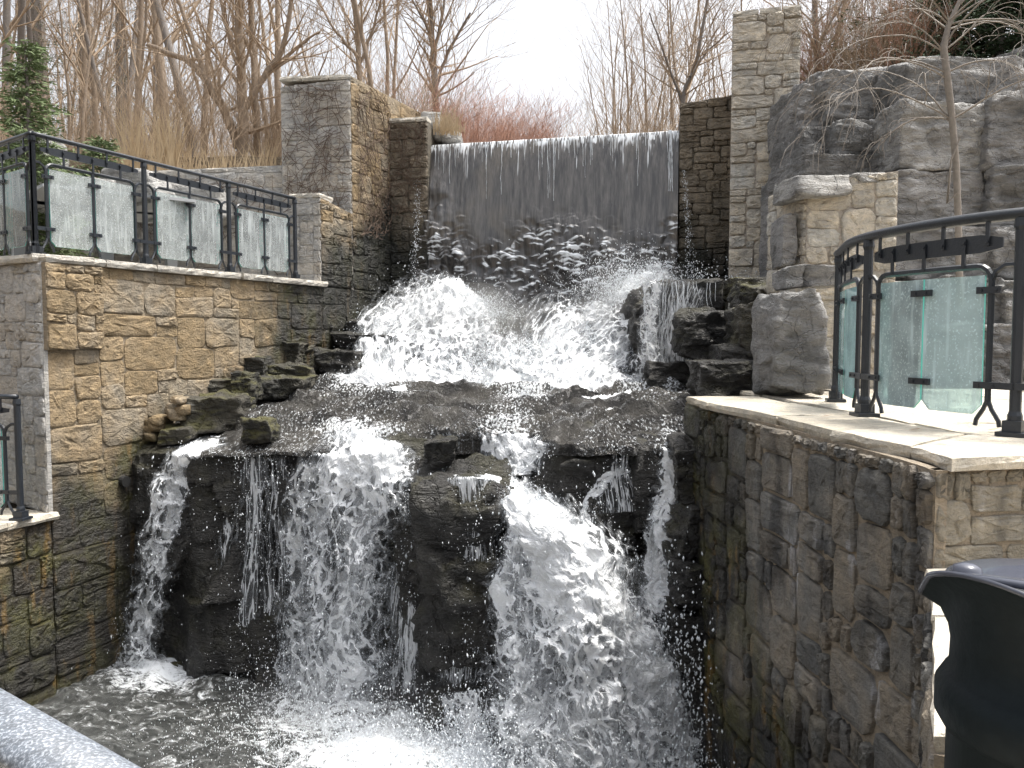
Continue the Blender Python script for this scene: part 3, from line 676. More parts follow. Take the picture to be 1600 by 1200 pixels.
c = m.mix(m.rng(m.mth('ADD', m.mth('MULTIPLY', m.mth('SUBTRACT', n3, .5), 2.2), dn), .45, .75), c, (.84, .87, .90))
m.bsdf(Base_Color=c, Roughness=.16, Specular_IOR_Level=.4, Normal=m.bump(m.mth('ADD', n1, m.mth('MULTIPLY', n3, .6)), 1.0, .09))
d2 = .36 * sstep(.35, .6, fbm(P2, 2, 1.3)) + np.exp(-((GY - 604) / 14) ** 2) * sstep(500, 580, GX) * (1 - sstep(1030, 1080, GX)) * 1.15  # noise term paints whitish glints over the shelf; the band is cascade foam
for (cx, cy, rx, ry, a) in ((820, 630, 60, 26, .7), (560, 680, 90, 22, .8), (700, 690, 50, 30, .5), (430, 690, 60, 10, .3), (790, 670, 70, 30, .6), (1040, 690, 18, 30, .6), (940, 612, 110, 10, .7)):
    d2 = np.maximum(d2, a * np.exp(-((GX - cx) / rx) ** 2 - ((GY - cy) / ry) ** 2))
fm = link('rapids_water', npmesh('rapids_water', P2.reshape(-1, 3), gridfaces(len(gx2), len(gy2)), m.m, True, dens=d2)); tag(fm, 'shallow rippling water running over the rock ledge', kind='structure')

# ---- pool
px_ = np.linspace(-5.5, 2.4, 330); py_ = np.linspace(1.5, 8.9, 330); X, Yp = np.meshgrid(px_, py_, indexing='ij')
q = np.stack([X, Yp, 0 * X], -1)
ctr = [(-3.4, 7.9, .55, .9), (-1.5, 7.1, 1.0, .75), (-1.0, 6.4, 1.0, .95), (-.3, 6.3, 1.3, .8), (.8, 5.9, 1.0, .9), (-.9, 5.6, .9, .9), (-2.4, 6.6, 1.0, .32), (-3.0, 7.4, 1.6, .30)]
dn_ = 0 * X
for (a, b, r, s) in ctr: dn_ = np.maximum(dn_, s * np.exp(-((X - a) ** 2 + (Yp - b) ** 2 * 1.2) / (r * r)))
zz = ZPOOL + (fbm(q + 3, 4, 2.6) - .5) * (.16 + .25 * dn_) + (fbm(q * np.array([1, 2.2, 1]), 3, 7) - .5) * .07
m = Nd('pool_water'); p = m.pos(); n1 = m.noise(m.pos((1, 1.6, 1)), 7, 6, .7, .8); n3 = m.noise(p, 26, 4, .7)
dn = m.n('Attribute', attribute_name='dens').outputs['Fac']
c = m.mix(m.rng(n1, .45, .65, 0, .7), (.022, .024, .022), (.15, .155, .15))
c = m.mix(m.rng(m.mth('ADD', m.mth('ADD', m.mth('MULTIPLY', m.mth('SUBTRACT', n1, .5), 1.8), m.mth('MULTIPLY', m.mth('SUBTRACT', n3, .5), 1.0)), dn), .35, .85), c, (.86, .89, .92))
m.bsdf(Base_Color=c, Roughness=.18, Specular_IOR_Level=.8, Normal=m.bump(m.mth('ADD', n1, m.mth('MULTIPLY', n3, .4)), .8, .08))
pool = link('pool_water', npmesh('pool_water', np.stack([X, Yp, zz], -1).reshape(-1, 3), gridfaces(330, 330), m.m, True, dens=dn_)); tag(pool, 'dark churning pool water with white foam at the foot of the falls', kind='structure')

# ================================================================== FALLING WATER
THR = MB()
DROPS = []                                           # (pos, size)
RS = np.random.RandomState(5)
def stream(name, ctl, label, mat='foam', strength=1.0, off=.10, layers=2, nw=48, edge=.35, drops=600, amp=.10, dsz=(.003, .008), seed=0, spread=1.0, threads=1.0, yfix=None):
    """ctl: (px, py, half width px, density)"""
    ctl = np.array(ctl, float); L = np.r_[0, np.cumsum(np.hypot(np.diff(ctl[:, 0]), np.diff(ctl[:, 1])))]
    nl = max(12, int(L[-1] / 3.0)); t = np.linspace(0, L[-1], nl)
    cx, cy, hw, dn = (np.interp(t, L, ctl[:, k]) for k in range(4))
    tx = np.gradient(cx); ty = np.gradient(cy); l = np.hypot(tx, ty); nx, ny = ty / l, -tx / l
    k = np.ones(7) / 7
    for A_ in (nx, ny):
        Ap = np.pad(A_, 3, mode='edge'); A_[:] = np.convolve(Ap, k, 'valid')
    u = np.linspace(-1, 1, nw); allV = []; allF = []; allU = []; allD = []; b = 0
    for ly in range(layers):
        UU, TT = np.meshgrid(u, np.arange(nl), indexing='ij')
        wob = (fbm(np.stack([TT * .03 + seed, UU * 0, UU * 0 + ly * 5], -1), 3) - .5) * .5
        wid = hw[None] * (1 + (fbm(np.stack([TT * .05, np.sign(UU) * 3, 0 * UU + seed + ly], -1), 3) - .5) * .7)
        gxx = cx[None] + nx[None] * (UU + wob * .5) * wid; gyy = cy[None] + ny[None] * (UU + wob * .5) * wid
        Y0 = depth(gxx, gyy) if yfix is None else np.full(gxx.shape, yfix); P = unproj(gxx, gyy, Y0)
        o_ = off * (.6 + ly * .9) * (1 - .45 * UU ** 2)
        nz = fbm(P * np.array([1, 1, .6]) + seed + ly * 9, 4, 3.0) - .5; n2 = fbm(P + seed + 40 + ly * 9, 3, 11.) - .5
        P[..., 1] -= o_ + nz * amp * 2.2 + n2 * amp * .7; P[..., 2] += nz * amp * .5 + n2 * amp * .5; P[..., 0] += (fbm(P + 60 + seed, 3, 4.) - .5) * amp
        e = 1 - sstep(1 - edge * 2, 1.0, np.abs(UU)) * .75 - (np.abs(UU) > .985) * .5
        big = fbm(np.stack([TT * .02 + seed, UU * 2.2, 0 * UU + ly], -1), 3)
        d = dn[None] * strength * e * (.48 + 1.04 * big) * sstep(0, .03, TT / nl) * (1 - sstep(.96, 1.0, TT / nl) * .6)
        if ly: d = d * .82
        allV.append(P.reshape(-1, 3)); allF.append(gridfaces(nw, nl) + b); b += nw * nl
        allU.append(np.stack([UU * hw[None] / 100 + ly * 3.3 + seed, -TT * 3.0 / 100 + 0 * UU], -1).reshape(-1, 2)); allD.append(d.reshape(-1))
    o = link(name, npmesh(name, np.concatenate(allV), np.concatenate(allF), MT[mat], True, np.concatenate(allU), np.concatenate(allD)))
    tag(o, label, kind='structure')
    # droplets thrown off
    n = int(drops * 1.0); i = RS.randint(0, nl, n); uu = RS.normal(0, .52, n) * spread
    gxx = cx[i] + nx[i] * uu * hw[i] + RS.normal(0, 3, n); gyy = cy[i] + ny[i] * uu * hw[i] + RS.normal(0, 4, n)
    Pd = unproj(gxx, gyy, depth(gxx, gyy)); Pd[:, 1] -= off + RS.rand(n) ** 1.5 * .35
    kp = vnoise(Pd * np.array([9, 1, 4.]) + seed) + RS.rand(n) * .35 > .68; Pd = Pd[kp]; n = len(Pd)
    DROPS.append((Pd, RS.uniform(*dsz, n) * (.36 + .9 * RS.rand(n) ** 5)))
    # curling threads of water torn off the sheet
    for _ in range(int(drops * .0 * threads)):
        k_ = RS.randint(0, nl); uu = RS.normal(0, .6); p = unproj(np.array(cx[k_] + nx[k_] * uu * hw[k_]), np.array(cy[k_] + RS.normal(0, 6)), float(depth(cx[k_], cy[k_]))); p[1] -= off + RS.rand() * .2
        a_ = RS.uniform(-2.6, -.5) ; r0 = RS.uniform(.002, .0045); pts = [Vector(p)]; Lr_ = RS.randint(3, 8); cu_ = RS.normal(0, .45)
        for q_ in range(Lr_):
            a_ += cu_ + RS.normal(0, .3); pts.append(pts[-1] + Vector((math.cos(a_) * .022, RS.normal(0, .008), math.sin(a_) * .034)))
        THR.tube(pts, [r0 * (.5 + 1.0 * RS.rand()) for _q in pts], 4, False)

stream('left_stream', [(372, 680, 12, .5), (330, 692, 22, .85), (296, 712, 32, .85), (276, 760, 38, .58), (262, 840, 40, .50), (245, 920, 34, .50), (225, 985, 36, .56), (218, 1050, 46, .5)], 'thin glassy stream falling at the far left of the lower cliff', 'foam', 1, .16, 2, drops=1500, seed=1)
stream('thin_veil', [(395, 700, 26, .40), (398, 800, 22, .46), (392, 930, 20, .48), (385, 1070, 24, .45)], 'faint veil of drops down the dark lower cliff', 'foamv', 1, .06, 1, drops=900, amp=.04, seed=2)
stream('centre_stream', [(600, 668, 70, .85), (580, 700, 90, .9), (562, 745, 92, .78), (548, 820, 92, .62), (540, 900, 84, .56), (535, 980, 86, .54), (525, 1060, 88, .58), (520, 1120, 94, .8)], 'wide broken white stream left of centre on the lower cliff', 'foam', 1, .16, 3, nw=90, drops=5000, amp=.13, seed=3)
stream('centre_core', [(600, 690, 40, .95), (585, 760, 40, .92), (555, 860, 28, .88), (540, 950, 26, .85), (530, 1080, 36, .85)], 'dense core of the centre stream', 'foam', 1, .26, 1, nw=50, drops=600, amp=.12, seed=33)
stream('side_stream', [(488, 720, 22, .7), (470, 790, 24, .62), (462, 900, 26, .58), (458, 1070, 36, .55)], 'ragged stream left of the centre stream', 'foam', 1, .13, 1, drops=900, seed=4)
stream('short_veil', [(655, 745, 20, .6), (668, 830, 14, .62), (675, 900, 16, .6), (672, 1000, 20, .5)], 'narrow stream over the middle rock block', 'foam', 1, .07, 1, drops=500, amp=.05, seed=5)
stream('block_veil', [(735, 738, 70, .62), (735, 775, 60, .55), (735, 860, 46, .50), (725, 960, 40, .50), (720, 1065, 44, .52)], 'thin veils over the middle rock block', 'foamv', 1, .07, 2, drops=900, amp=.05, seed=6)
stream('step_stream', [(830, 640, 40, .6), (800, 668, 66, .8), (795, 700, 62, .78), (800, 740, 50, .9)], 'white water stepping down onto the middle block', 'foam', 1, .08, 2, drops=600, seed=7)
stream('shelf_stream', [(668, 732, 10, .7), (720, 734, 12, .9), (775, 742, 16, 1.0), (815, 775, 24, 1.05)], 'water running along the shelf into the right stream', 'foamf', 1, .08, 2, drops=200, seed=8, amp=.05)
stream('right_stream', [(800, 745, 24, 1.1), (830, 790, 44, 1.12), (872, 850, 88, .92), (908, 930, 130, .76), (930, 1020, 148, .70), (940, 1110, 152, .68), (945, 1215, 158, .76)], 'largest white fan of water on the right of the lower cliff', 'foam', 1, .22, 3, nw=130, drops=9000, amp=.18, seed=9)
stream('right_core', [(815, 760, 20, 1.1), (860, 830, 34, 1.05), (920, 900, 50, .95), (985, 970, 56, .95), (1015, 1060, 56, .92), (1030, 1200, 60, .92)], 'dense white core along the right edge of the fan', 'foamf', 1, .34, 2, nw=70, drops=2500, amp=.16, seed=10)
stream('corner_stream', [(1036, 684, 16, .6), (1042, 740, 26, .78), (1036, 810, 28, .76), (1030, 880, 28, .74), (1020, 950, 34, .8)], 'narrow stream in the right corner of the cliff', 'foam', 1, .10, 2, drops=1300, seed=11)
stream('ridge_trickle', [(985, 735, 14, .6), (940, 748, 14, .72), (918, 790, 12, .8), (912, 840, 14, .7)], 'small trickle over the right rock face', 'foam', 1, .06, 1, drops=200, amp=.04, seed=12)
stream('right_veil', [(960, 684, 75, .42), (955, 730, 70, .40), (960, 800, 60, .36)], 'faint veil over the right rock face', 'foamv', 1, .05, 1, drops=400, amp=.03, seed=13)
stream('thin_veil', [(350, 702, 40, .30), (345, 800, 36, .34), (340, 930, 40, .36), (340, 1070, 50, .34)], 'sparse drips on the dark face right of the left stream', 'foamv', 1, .05, 1, drops=500, amp=.03, seed=21, threads=0)
stream('thin_veil', [(430, 704, 40, .34), (430, 800, 40, .38), (430, 930, 40, .38), (425, 1070, 44, .36)], 'sparse drips between the faint veil and the ragged stream', 'foamv', 1, .05, 1, drops=900, amp=.03, seed=22, threads=0)
stream('gap_veil', [(640, 742, 34, .5), (638, 820, 34, .46), (630, 950, 40, .46), (620, 1080, 44, .5)], 'broken drips between the centre stream and the middle block', 'foamv', 1, .06, 1, drops=900, amp=.05, seed=23, threads=0)
stream('fan_left_edge', [(800, 790, 18, .8), (806, 850, 34, .7), (800, 920, 40, .66), (815, 1000, 44, .62), (830, 1200, 60, .7)], 'ragged left edge of the white fan', 'foam', 1, .26, 2, drops=2200, amp=.18, seed=24)
# upper cascade
stream('upper_left_cascade', [(742, 458, 44, .72), (715, 490, 90, .74), (685, 530, 112, .62), (668, 570, 118, .60), (668, 607, 140, .9)], 'white cascade under the dam, left lobe', 'foamf', 1, .25, 3, nw=150, drops=9000, amp=.16, seed=14, dsz=(.004, .010))
stream('upper_right_cascade', [(1035, 425, 26, .7), (1000, 455, 34, .85), (965, 500, 56, .74), (905, 545, 112, .64), (880, 608, 165, .92)], 'white cascade under the dam, right lobe', 'foamf', 1, .25, 3, nw=150, drops=9000, amp=.16, seed=15, dsz=(.004, .010))
stream('upper_mid_cascade', [(805, 530, 50, .4), (800, 560, 70, .62), (800, 606, 90, .88)], 'white cascade under the dam, middle', 'foamf', 1, .2, 2, nw=80, drops=2000, amp=.14, seed=16)
stream('rock_trickle', [(1072, 437, 52, .36), (1058, 470, 46, .46), (1052, 530, 40, .46), (1050, 600, 44, .55)], 'thin lace of water running down the big square rock', 'foamv', 1, .06, 2, drops=500, amp=.06, seed=19, yfix=9.75, threads=0)
stream('rock_trickle', [(1022, 437, 22, .6), (1012, 480, 16, .55), (1010, 540, 18, .55), (1015, 604, 34, .7)], 'white water spilling over the left edge of the big square rock', 'foamf', 1, .12, 2, drops=700, amp=.08, seed=20, yfix=9.7, threads=0)
# left fringe over slabs
stream('slab_fringe', [(640, 470, 20, .4), (600, 505, 34, .75), (585, 560, 34, .8), (580, 604, 40, .9)], 'ragged edge of the cascade over the left slabs', 'foam', 1, .3, 2, drops=1500, amp=.12, seed=17)
# lower mound foam at the foot
stream('foot_mound', [(715, 1075, 50, .55), (720, 1110, 76, .6), (720, 1160, 90, .7), (720, 1210, 100, .9)], 'foaming low rock at the foot of the cliff', 'foamf', 1, .1, 1, nw=70, drops=800, amp=.06, seed=18)

def burst(cx, cy, Y, rx, ry, rd, n, s0=.003, s1=.009, up=.5):
    r = RS.normal(0, 1, (n, 3)); c = at(cx, cy, Y); P = np.array(c)[None] + r * np.array([rx, rd, ry]); P[:, 2] = c.z + np.where(r[:, 2] > 0, r[:, 2], r[:, 2] * .6) * ry
    DROPS.append((P, RS.uniform(s0, s1, n)))
burst(740, 485, 11.7, .30, .14, .3, 5000, .002, .006); burst(690, 530, 11.3, .45, .22, .3, 3000, .002, .006); burst(640, 510, 12, .4, .12, .3, 1200, .002, .006)
burst(1000, 455, 11.2, .26, .18, .35, 6000, .002, .006); burst(970, 440, 11.6, .40, .22, .4, 3500, .002, .005); burst(900, 555, 10.8, .6, .16, .3, 3000, .002, .006)
burst(540, 1110, 6.9, .5, .20, .4, 6000, .002, .005); burst(500, 1160, 6.5, .7, .08, .3, 3000, .002, .004); burst(900, 1190, 5.9, .8, .25, .3, 9000, .002, .007)
burst(700, 1160, 6.3, .6, .12, .3, 4000, .002, .006); burst(215, 1070, 8.0, .35, .10, .3, 1800, .002, .006); burst(1060, 1130, 6.0, .12, .5, .2, 900, .003, .010); burst(1060, 1000, 6.2, .10, .4, .2, 500, .003, .010)
burst(1080, 440, 11.0, .5, .12, .3, 900, .003, .007)
# dam edge drops
n = 500; t = RS.rand(n); DROPS.append((np.stack([DL.x + .03 - .12 * t + RS.normal(0, .035, n), DL.y - .25 - .3 * t, DL.z - .5 - t * 2.2], -1), RS.uniform(.002, .006, n)))
t = RS.rand(n); DROPS.append((np.stack([DR.x + .03 + .2 * t * RS.rand(n) + RS.normal(0, .02, n), DR.y - .25 - .4 * t, DR.z - .6 - t * 2.2], -1), RS.uniform(.002, .006, n)))
C_ = np.concatenate([a for a, b in DROPS]); Z_ = np.concatenate([b for a, b in DROPS]); N_ = len(C_)
octa = np.array([(1, 0, 0), (-1, 0, 0), (0, 1, 0), (0, -1, 0), (0, 0, 1), (0, 0, -1)], float)
ofc = np.array([(0, 2, 4), (2, 1, 4), (1, 3, 4), (3, 0, 4), (2, 0, 5), (1, 2, 5), (3, 1, 5), (0, 3, 5)])
st = np.ones((N_, 3)); st[:, 2] = 1 + RS.rand(N_) ** 2 * 2.2; st[:, 0] *= RS.uniform(.7, 1.3, N_)
Vd = C_[:, None] + octa[None] * (Z_[:, None] * st)[:, None]; Vd[..., 0] += octa[None, :, 2] * (RS.normal(0, .35, N_) * Z_)[:, None]
Fd = ofc[None] + (np.arange(N_) * 6)[:, None, None]
o = link('spray', npmesh('spray', Vd.reshape(-1, 3), Fd.reshape(-1, 3), MT['drop'], True)); tag(o, 'white spray and flying drops thrown off the falling water', kind='stuff')

m = Nd('mist'); tc = m.n('TexCoord').outputs['Object']
r_ = m.n('VectorMath', {0: tc}, operation='LENGTH').outputs['Value']
dd_ = m.mth('MULTIPLY', m.rng(r_, 1.0, .15), m.rng(m.noise(tc, 2.2, 2), .3, .7, .35, 1))
vol = m.n('VolumeScatter', {'Color': (.97, .98, 1), 'Density': m.mth('MULTIPLY', dd_, .75), 'Anisotropy': .35}); m.t.links.new(vol.outputs[0], m.out.inputs[1]); MT['mist'] = m.m
for (cx, cy, Y, sx_, sy_, sz_, lb) in ((730, 500, 11.3, 1.3, .9, .75, 'soft mist over the left lobe of the upper cascade'), (990, 480, 11.0, 1.0, .9, .8, 'soft mist over the right lobe of the upper cascade'), (600, 1120, 6.9, 1.6, .9, .6, 'soft mist where the centre stream meets the pool'), (960, 1130, 6.0, 1.1, .7, .7, 'soft mist at the foot of the white fan')):
    V_, F_ = cubesphere(8); V_ = V_ / np.linalg.norm(V_, axis=1)[:, None]; o = link('mist', npmesh('mist', V_, F_, MT['mist'], True), None, at(cx, cy, Y)); o.scale = (sx_, sy_, sz_); tag(o, lb, kind='stuff')

# fine strands on weir lip and rocks
R = random.Random(9); mb = MB()
def strand(p, L, r, sway=.012):
    pts = []; k = max(4, int(L / .05)); x = 0; 
    for i in range(k + 1):
        x += R.uniform(-sway, sway) * .5; pts.append(Vector(p) + Vector((x, -.02 - .16 * (i / k) * min(1, L), -L * i / k)))
    mb.tube(pts, [r * R.uniform(.4, 1.3) * (1 - .5 * i / k) for i in range(k + 1)], 4, False)
for k in range(150):
    u = R.random(); L = .06 + .5 * R.random() ** 2.5 + (.7 if R.random() < .06 else 0); p = DL.lerp(DR, u); strand(p + nn_ * (.03) + Vector((0, 0, -.01)), L * .8, R.uniform(.002, .0055))
for k in range(5): strand(DR + nn_ * .05 + Vector((-.16 + k * .012, 0, 0)), .9, .006)
for (a, b, L, Y) in [(1025, 440, .8, 9.7), (1040, 440, .9, 9.7), (1052, 438, .7, 9.7), (1061, 438, 1.0, 9.7), (1085, 438, .6, 9.7), (1110, 440, .35, 9.7), (1012, 450, .9, 9.7), (1033, 439, .5, 9.7), (1070, 438, .9, 9.7)]:
    for q in range(3): strand(at(a + R.uniform(-8, 8), b + 2, Y - .03), L * R.uniform(.3, .9), .0028, .03)
o = mb.obj('water_strands', MT['drop']); pass; tag(o, 'thin white strands of water dripping from the lip and rocks', kind='stuff')

# ================================================================== ROCKS around the falls
W_ = 'wetrock'
rocks = [
 (985, 436, 1136, 604, 9.75, 1.6, W_, 'big black square rock with water trickling down its face, right of the upper cascade'),
 (1012, 566, 1094, 616, 9.2, .7, W_, 'low black rock at the foot of the big square rock'),
 (1068, 484, 1152, 566, 8.7, .8, W_, 'rounded dark rock stacked against the black square rock'),
 (1155, 468, 1224, 572, 8.0, .8, 'mossrock', 'upright mossy brown rock under the pillar'),
 (1162, 440, 1228, 480, 8.6, .8, 'mossrock', 'small mossy rock on top of the upright one under the pillar'),
 (1094, 562, 1212, 628, 7.2, .9, W_, 'flat topped dark rock at the back corner of the right terrace'),
 (1056, 690, 1128, 800, 6.25, .5, W_, 'dark wet rock at the right top of the lower cliff'),
 (1056, 796, 1124, 880, 6.15, .5, W_, 'small dark rock below the top right corner of the lower cliff'),
 (1052, 874, 1134, 966, 6.0, .5, W_, 'rounded black rock beside the right white fan'),
 (1050, 958, 1132, 1050, 6.0, .5, W_, 'rust flecked black rock low beside the right white fan'),
 (1075, 1040, 1150, 1200, 6.0, .5, W_, 'lowest black rock at the foot of the right wall'),
 (276, 616, 374, 682, 8.5, .7, 'mossrock', 'squared mossy block perched on the left edge of the ledge'),
 (370, 656, 424, 698, 7.95, .4, 'mossrock', 'small squared brown stone at the lip of the ledge'),
 (245, 664, 300, 700, 8.3, .5, 'mossrock', 'bright green mossed stone beside the left stream'),
 (358, 580, 396, 628, 9.2, .5, 'mossrock', 'small dark upright stone above the squared mossy block'),
 (385, 590, 470, 625, 9.6, .8, 'mossrock', 'low dark stone behind the upright one on the ledge'),
 (296, 592, 372, 622, 9.3, .6, 'mossrock', 'mossy ledge stone against the left wall above the squared block'),
 (322, 556, 412, 596, 9.9, .7, 'mossrock', 'brown stepped stone climbing along the left wall'),
 (392, 532, 470, 572, 10.6, .7, 'mossrock', 'green brown stepped stone halfway up the left wall corner'),
 (402, 566, 482, 606, 10.2, .6, 'mossrock', 'tilted brown stone below the stepped stones'),
 (236, 628, 300, 664, 8.9, .4, 'mossrock', 'mossy stone at the wall behind the tan rubble'),
 (440, 500, 520, 536, 11.6, .6, 'mossrock', 'highest mossy stepped stone near the wet corner'),
 (415, 520, 500, 575, 11.2, .8, W_, 'dark block set into the wet corner of the left wall'),
 (480, 545, 570, 606, 10.6, .9, W_, 'dark slab at the foot of the left steps'),
 (515, 520, 640, 552, 11.3, .9, W_, 'middle slab of the wet steps left of the cascade'),
 (545, 498, 665, 524, 11.9, .9, W_, 'top slab of the wet steps left of the cascade'),
 (658, 690, 712, 734, 7.25, .5, W_, 'pointed black rock splitting the white water in mid ledge'),
 (640, 738, 800, 1075, 6.75, .7, W_, 'tall dark rock block in the middle of the lower cliff'),
 (862, 684, 1046, 860, 6.75, .6, W_, 'broad dark rock face on the right of the lower cliff'),
 (545, 608, 575, 622, 9.8, .3, W_, 'small dark stone at the left end of the upper foam'),
 (650, 1085, 800, 1215, 6.75, .6, W_, 'low rounded rock foaming at the foot of the cliff'),
 (208, 1070, 240, 1100, 7.75, .25, 'mossrock', 'small pointed stone in the foam at lower left of the pool'),
 (235, 1035, 290, 1075, 8.0, .35, 'mossrock', 'brown stone at the base of the left stream'),
]
for k, (a, b, c, d, Y, th, mt, lb) in enumerate(rocks):
    rock_px('rock', a, b, c, d, Y, th, 300 + k, MT[mt], lb, 'rock', n=26, rough=.10)
rs = thing('rubble_slope', at(240, 680, 8.7), 'sunlit heap of tan rubble between the left wall and the mossy block', 'rubble')
R = random.Random(4)
for k in range(26):
    x = R.uniform(200, 285); y = 698 - (x - 200) * .85 + R.uniform(-8, 14); w_ = R.uniform(14, 30)
    rock_px('stone', x - w_ / 2, y - w_ * .4, x + w_ / 2, y + w_ * .4, 8.42 + (285 - x) * .001 + R.uniform(-.08, .08), .3, 500 + k, MT['tan'], parent=rs, n=4)

# ================================================================== RIGHT SIDE
rw = Path([(1.37, 6.6), (1.43, 6.0), (1.56, 5.1), (1.63, 4.3), (1.69, 3.7), (1.70, 3.33)], 8)
rwall = thing('retaining_wall', (1.6, 4.8, ZPOOL), 'dark fieldstone retaining wall with white streaks below the right terrace', 'wall')
SR = [(3, 3), (4, 3), (3, 2), (4, 4), (2, 3), (2, 2), (5, 3), (3, 4), (2, 4), (4, 2), (1, 2)]
stone_face(rwall, rw, 0, rw.len, ZPOOL - .2, ZR - .055, .105, SR, MT['right'], MT['right_mortar'], 41, proud=(.006, .026), gap=.012, jit=.5, thick=.06, moff=-.012)
rw2 = Path([(1.70, 3.32), (1.0, 1.92)])
stone_face(rwall, rw2, .01, rw2.len, ZPOOL - .2, ZLEDGE - .05, .12, SR, MT['right'], MT['right_mortar'], 42, proud=(.006, .02), gap=.012, jit=.4, thick=.1)
rw3 = Path([(1.71, 3.335), (2.3, 3.45), (3.4, 3.5)])
stone_face(rwall, rw3, 0, rw3.len, ZLEDGE - .05, ZR - .055, .085, SR, MT['corner'], MT['right_mortar'], 43, proud=(.004, .015), gap=.006, jit=.4, thick=.05)
# terrace slabs (flagstones): edge pieces and field
rt = thing('right_terrace', (2.6, 5, ZR - .06), 'sunlit pale flagstone terrace behind the curved railing', 'terrace')
epts = [(1.38, 6.55), (1.40, 5.95), (1.60, 5.0), (1.64, 4.25), (1.76, 3.66), (1.76, 3.30), (2.1, 3.37), (2.6, 3.40)]
ipts = [(1.95, 6.6), (2.0, 5.9), (2.15, 5.1), (2.2, 4.45), (2.25, 4.1), (2.35, 3.95), (2.5, 3.9), (2.9, 3.9)]
for k in range(7):
    if k == 4:
        slab_piece(rt, [epts[4], epts[5], epts[6], ipts[6], ipts[4]], ZR - .055, ZR, MT['slab'], 'flagstone', 700, rough=.008, sub=4, edge=.014); continue
    if k == 5: continue
    slab_piece(rt, [epts[k], epts[k + 1], ipts[k + 1], ipts[k]], ZR - .055, ZR + (k % 2) * .003, MT['slab'], 'flagstone', 700 + k, rough=.008, sub=4, edge=.014)
R = random.Random(12)
for i in range(4):
    for j in range(5):
        x0 = 2.2 + i * .85 + j * -.06 + (.05 if j < 4 else -.1); y0 = 3.93 + j * .72
        x0 = max(x0, 2.3 - j * .07)
        slab_piece(rt, [(x0 + .01, y0), (x0 + .83, y0), (x0 + .77, y0 + .70), (x0 - .05, y0 + .70)], ZR - .05, ZR - .003, MT['slab'], 'flagstone', 720 + i * 5 + j, rough=.006)
bs = MB(); bs.box((3.9, 5.5, ZR - .1), (3.4, 4.0, .08)); bs.obj('bedding', MT['right_mortar'], rt)
# pale lower ledge by the bin
ld = thing('ledge_slabs', (1.6, 2.6, ZLEDGE - .05), 'sunlit pale slab ledge behind the litter bin', 'ledge')
slab_piece(ld, [(1.68, 3.325), (1.42, 2.76), (2.4, 2.76), (2.6, 3.36)], ZLEDGE - .05, ZLEDGE, MT['slab'], 'slab', 750, rough=.004)
slab_piece(ld, [(1.415, 2.75), (1.18, 2.28), (2.2, 2.28), (2.4, 2.75)], ZLEDGE - .05, ZLEDGE - .002, MT['slab'], 'slab', 751, rough=.004)
slab_piece(ld, [(1.175, 2.27), (1.0, 1.92), (2.0, 1.92), (2.2, 2.27)], ZLEDGE - .05, ZLEDGE - .001, MT['slab'], 'slab', 752, rough=.004)

# short pillar
sp = thing('short_pillar', (3.1, 7.7, ZR), 'short stone pillar with a rough capstone, behind the right railing', 'pillar')
a = at(1262, 400, 7.6); b = at(1400, 400, 7.5); spp = Path([(a.x, 7.65), (b.x, 7.5)])
stone_face(sp, spp, 0, spp.len, ZR - .02, lambda s: 1.36 + .1 * s, .1, [(3, 3), (4, 3), (3, 2), (2, 2), (3, 4)], MT['warm'], MT['warm_mortar'], 45, proud=(.01, .04), thick=.7, jit=.35)
stone_face(sp, Path([(a.x - .12, 8.4), (a.x, 7.66)]), 0, .75, ZR - .02, 1.36, .1, SZ, MT['warm'], MT['warm_mortar'], 46, thick=.3)
rock_px('capstone', 1238, 268, 1338, 306, 7.45, .7, 801, MT['boulder2'], parent=sp, n=10)
rock_px('capstone', 1334, 266, 1398, 290, 7.5, .6, 802, MT['boulder2'], parent=sp, n=8)
# freestanding boulders near terrace
for k, (a, b, c, d, Y, th, mt, lb) in enumerate([
 (1210, 444, 1300, 630, 6.3, .7, 'boulder', 'tall grey boulder standing at the left end of the curved railing'),
 (1228, 414, 1262, 452, 6.6, .4, 'boulder', 'small grey stone on the left of the tall boulder top'),
 (1256, 410, 1330, 448, 6.6, .5, 'boulder', 'flat grey stone on the right of the tall boulder top'),
 (1222, 334, 1250, 422, 7.7, .4, 'boulder', 'narrow upright grey stone wedged beside the short pillar'),
 (1146, 430, 1240, 470, 9.3, 1.0, 'mossrock', 'brown mossy rock at the foot of the tall pillar'),
 (1130, 540, 1215, 600, 8.0, 1.0, W_, 'dark rock filling behind the flat topped one'),
 (1205, 520, 1240, 600, 7.0, .5, 'boulder', 'lower grey stone left of the tall boulder')]):
    rock_px('boulder', a, b, c, d, Y, th, 820 + k, MT[mt], lb, 'boulder', n=26, rough=.07, lo=.75)
rf = thing('rock_wall', (4.5, 9, ZR), 'stacked grey armour stone rock wall behind the right terrace', 'rock wall')
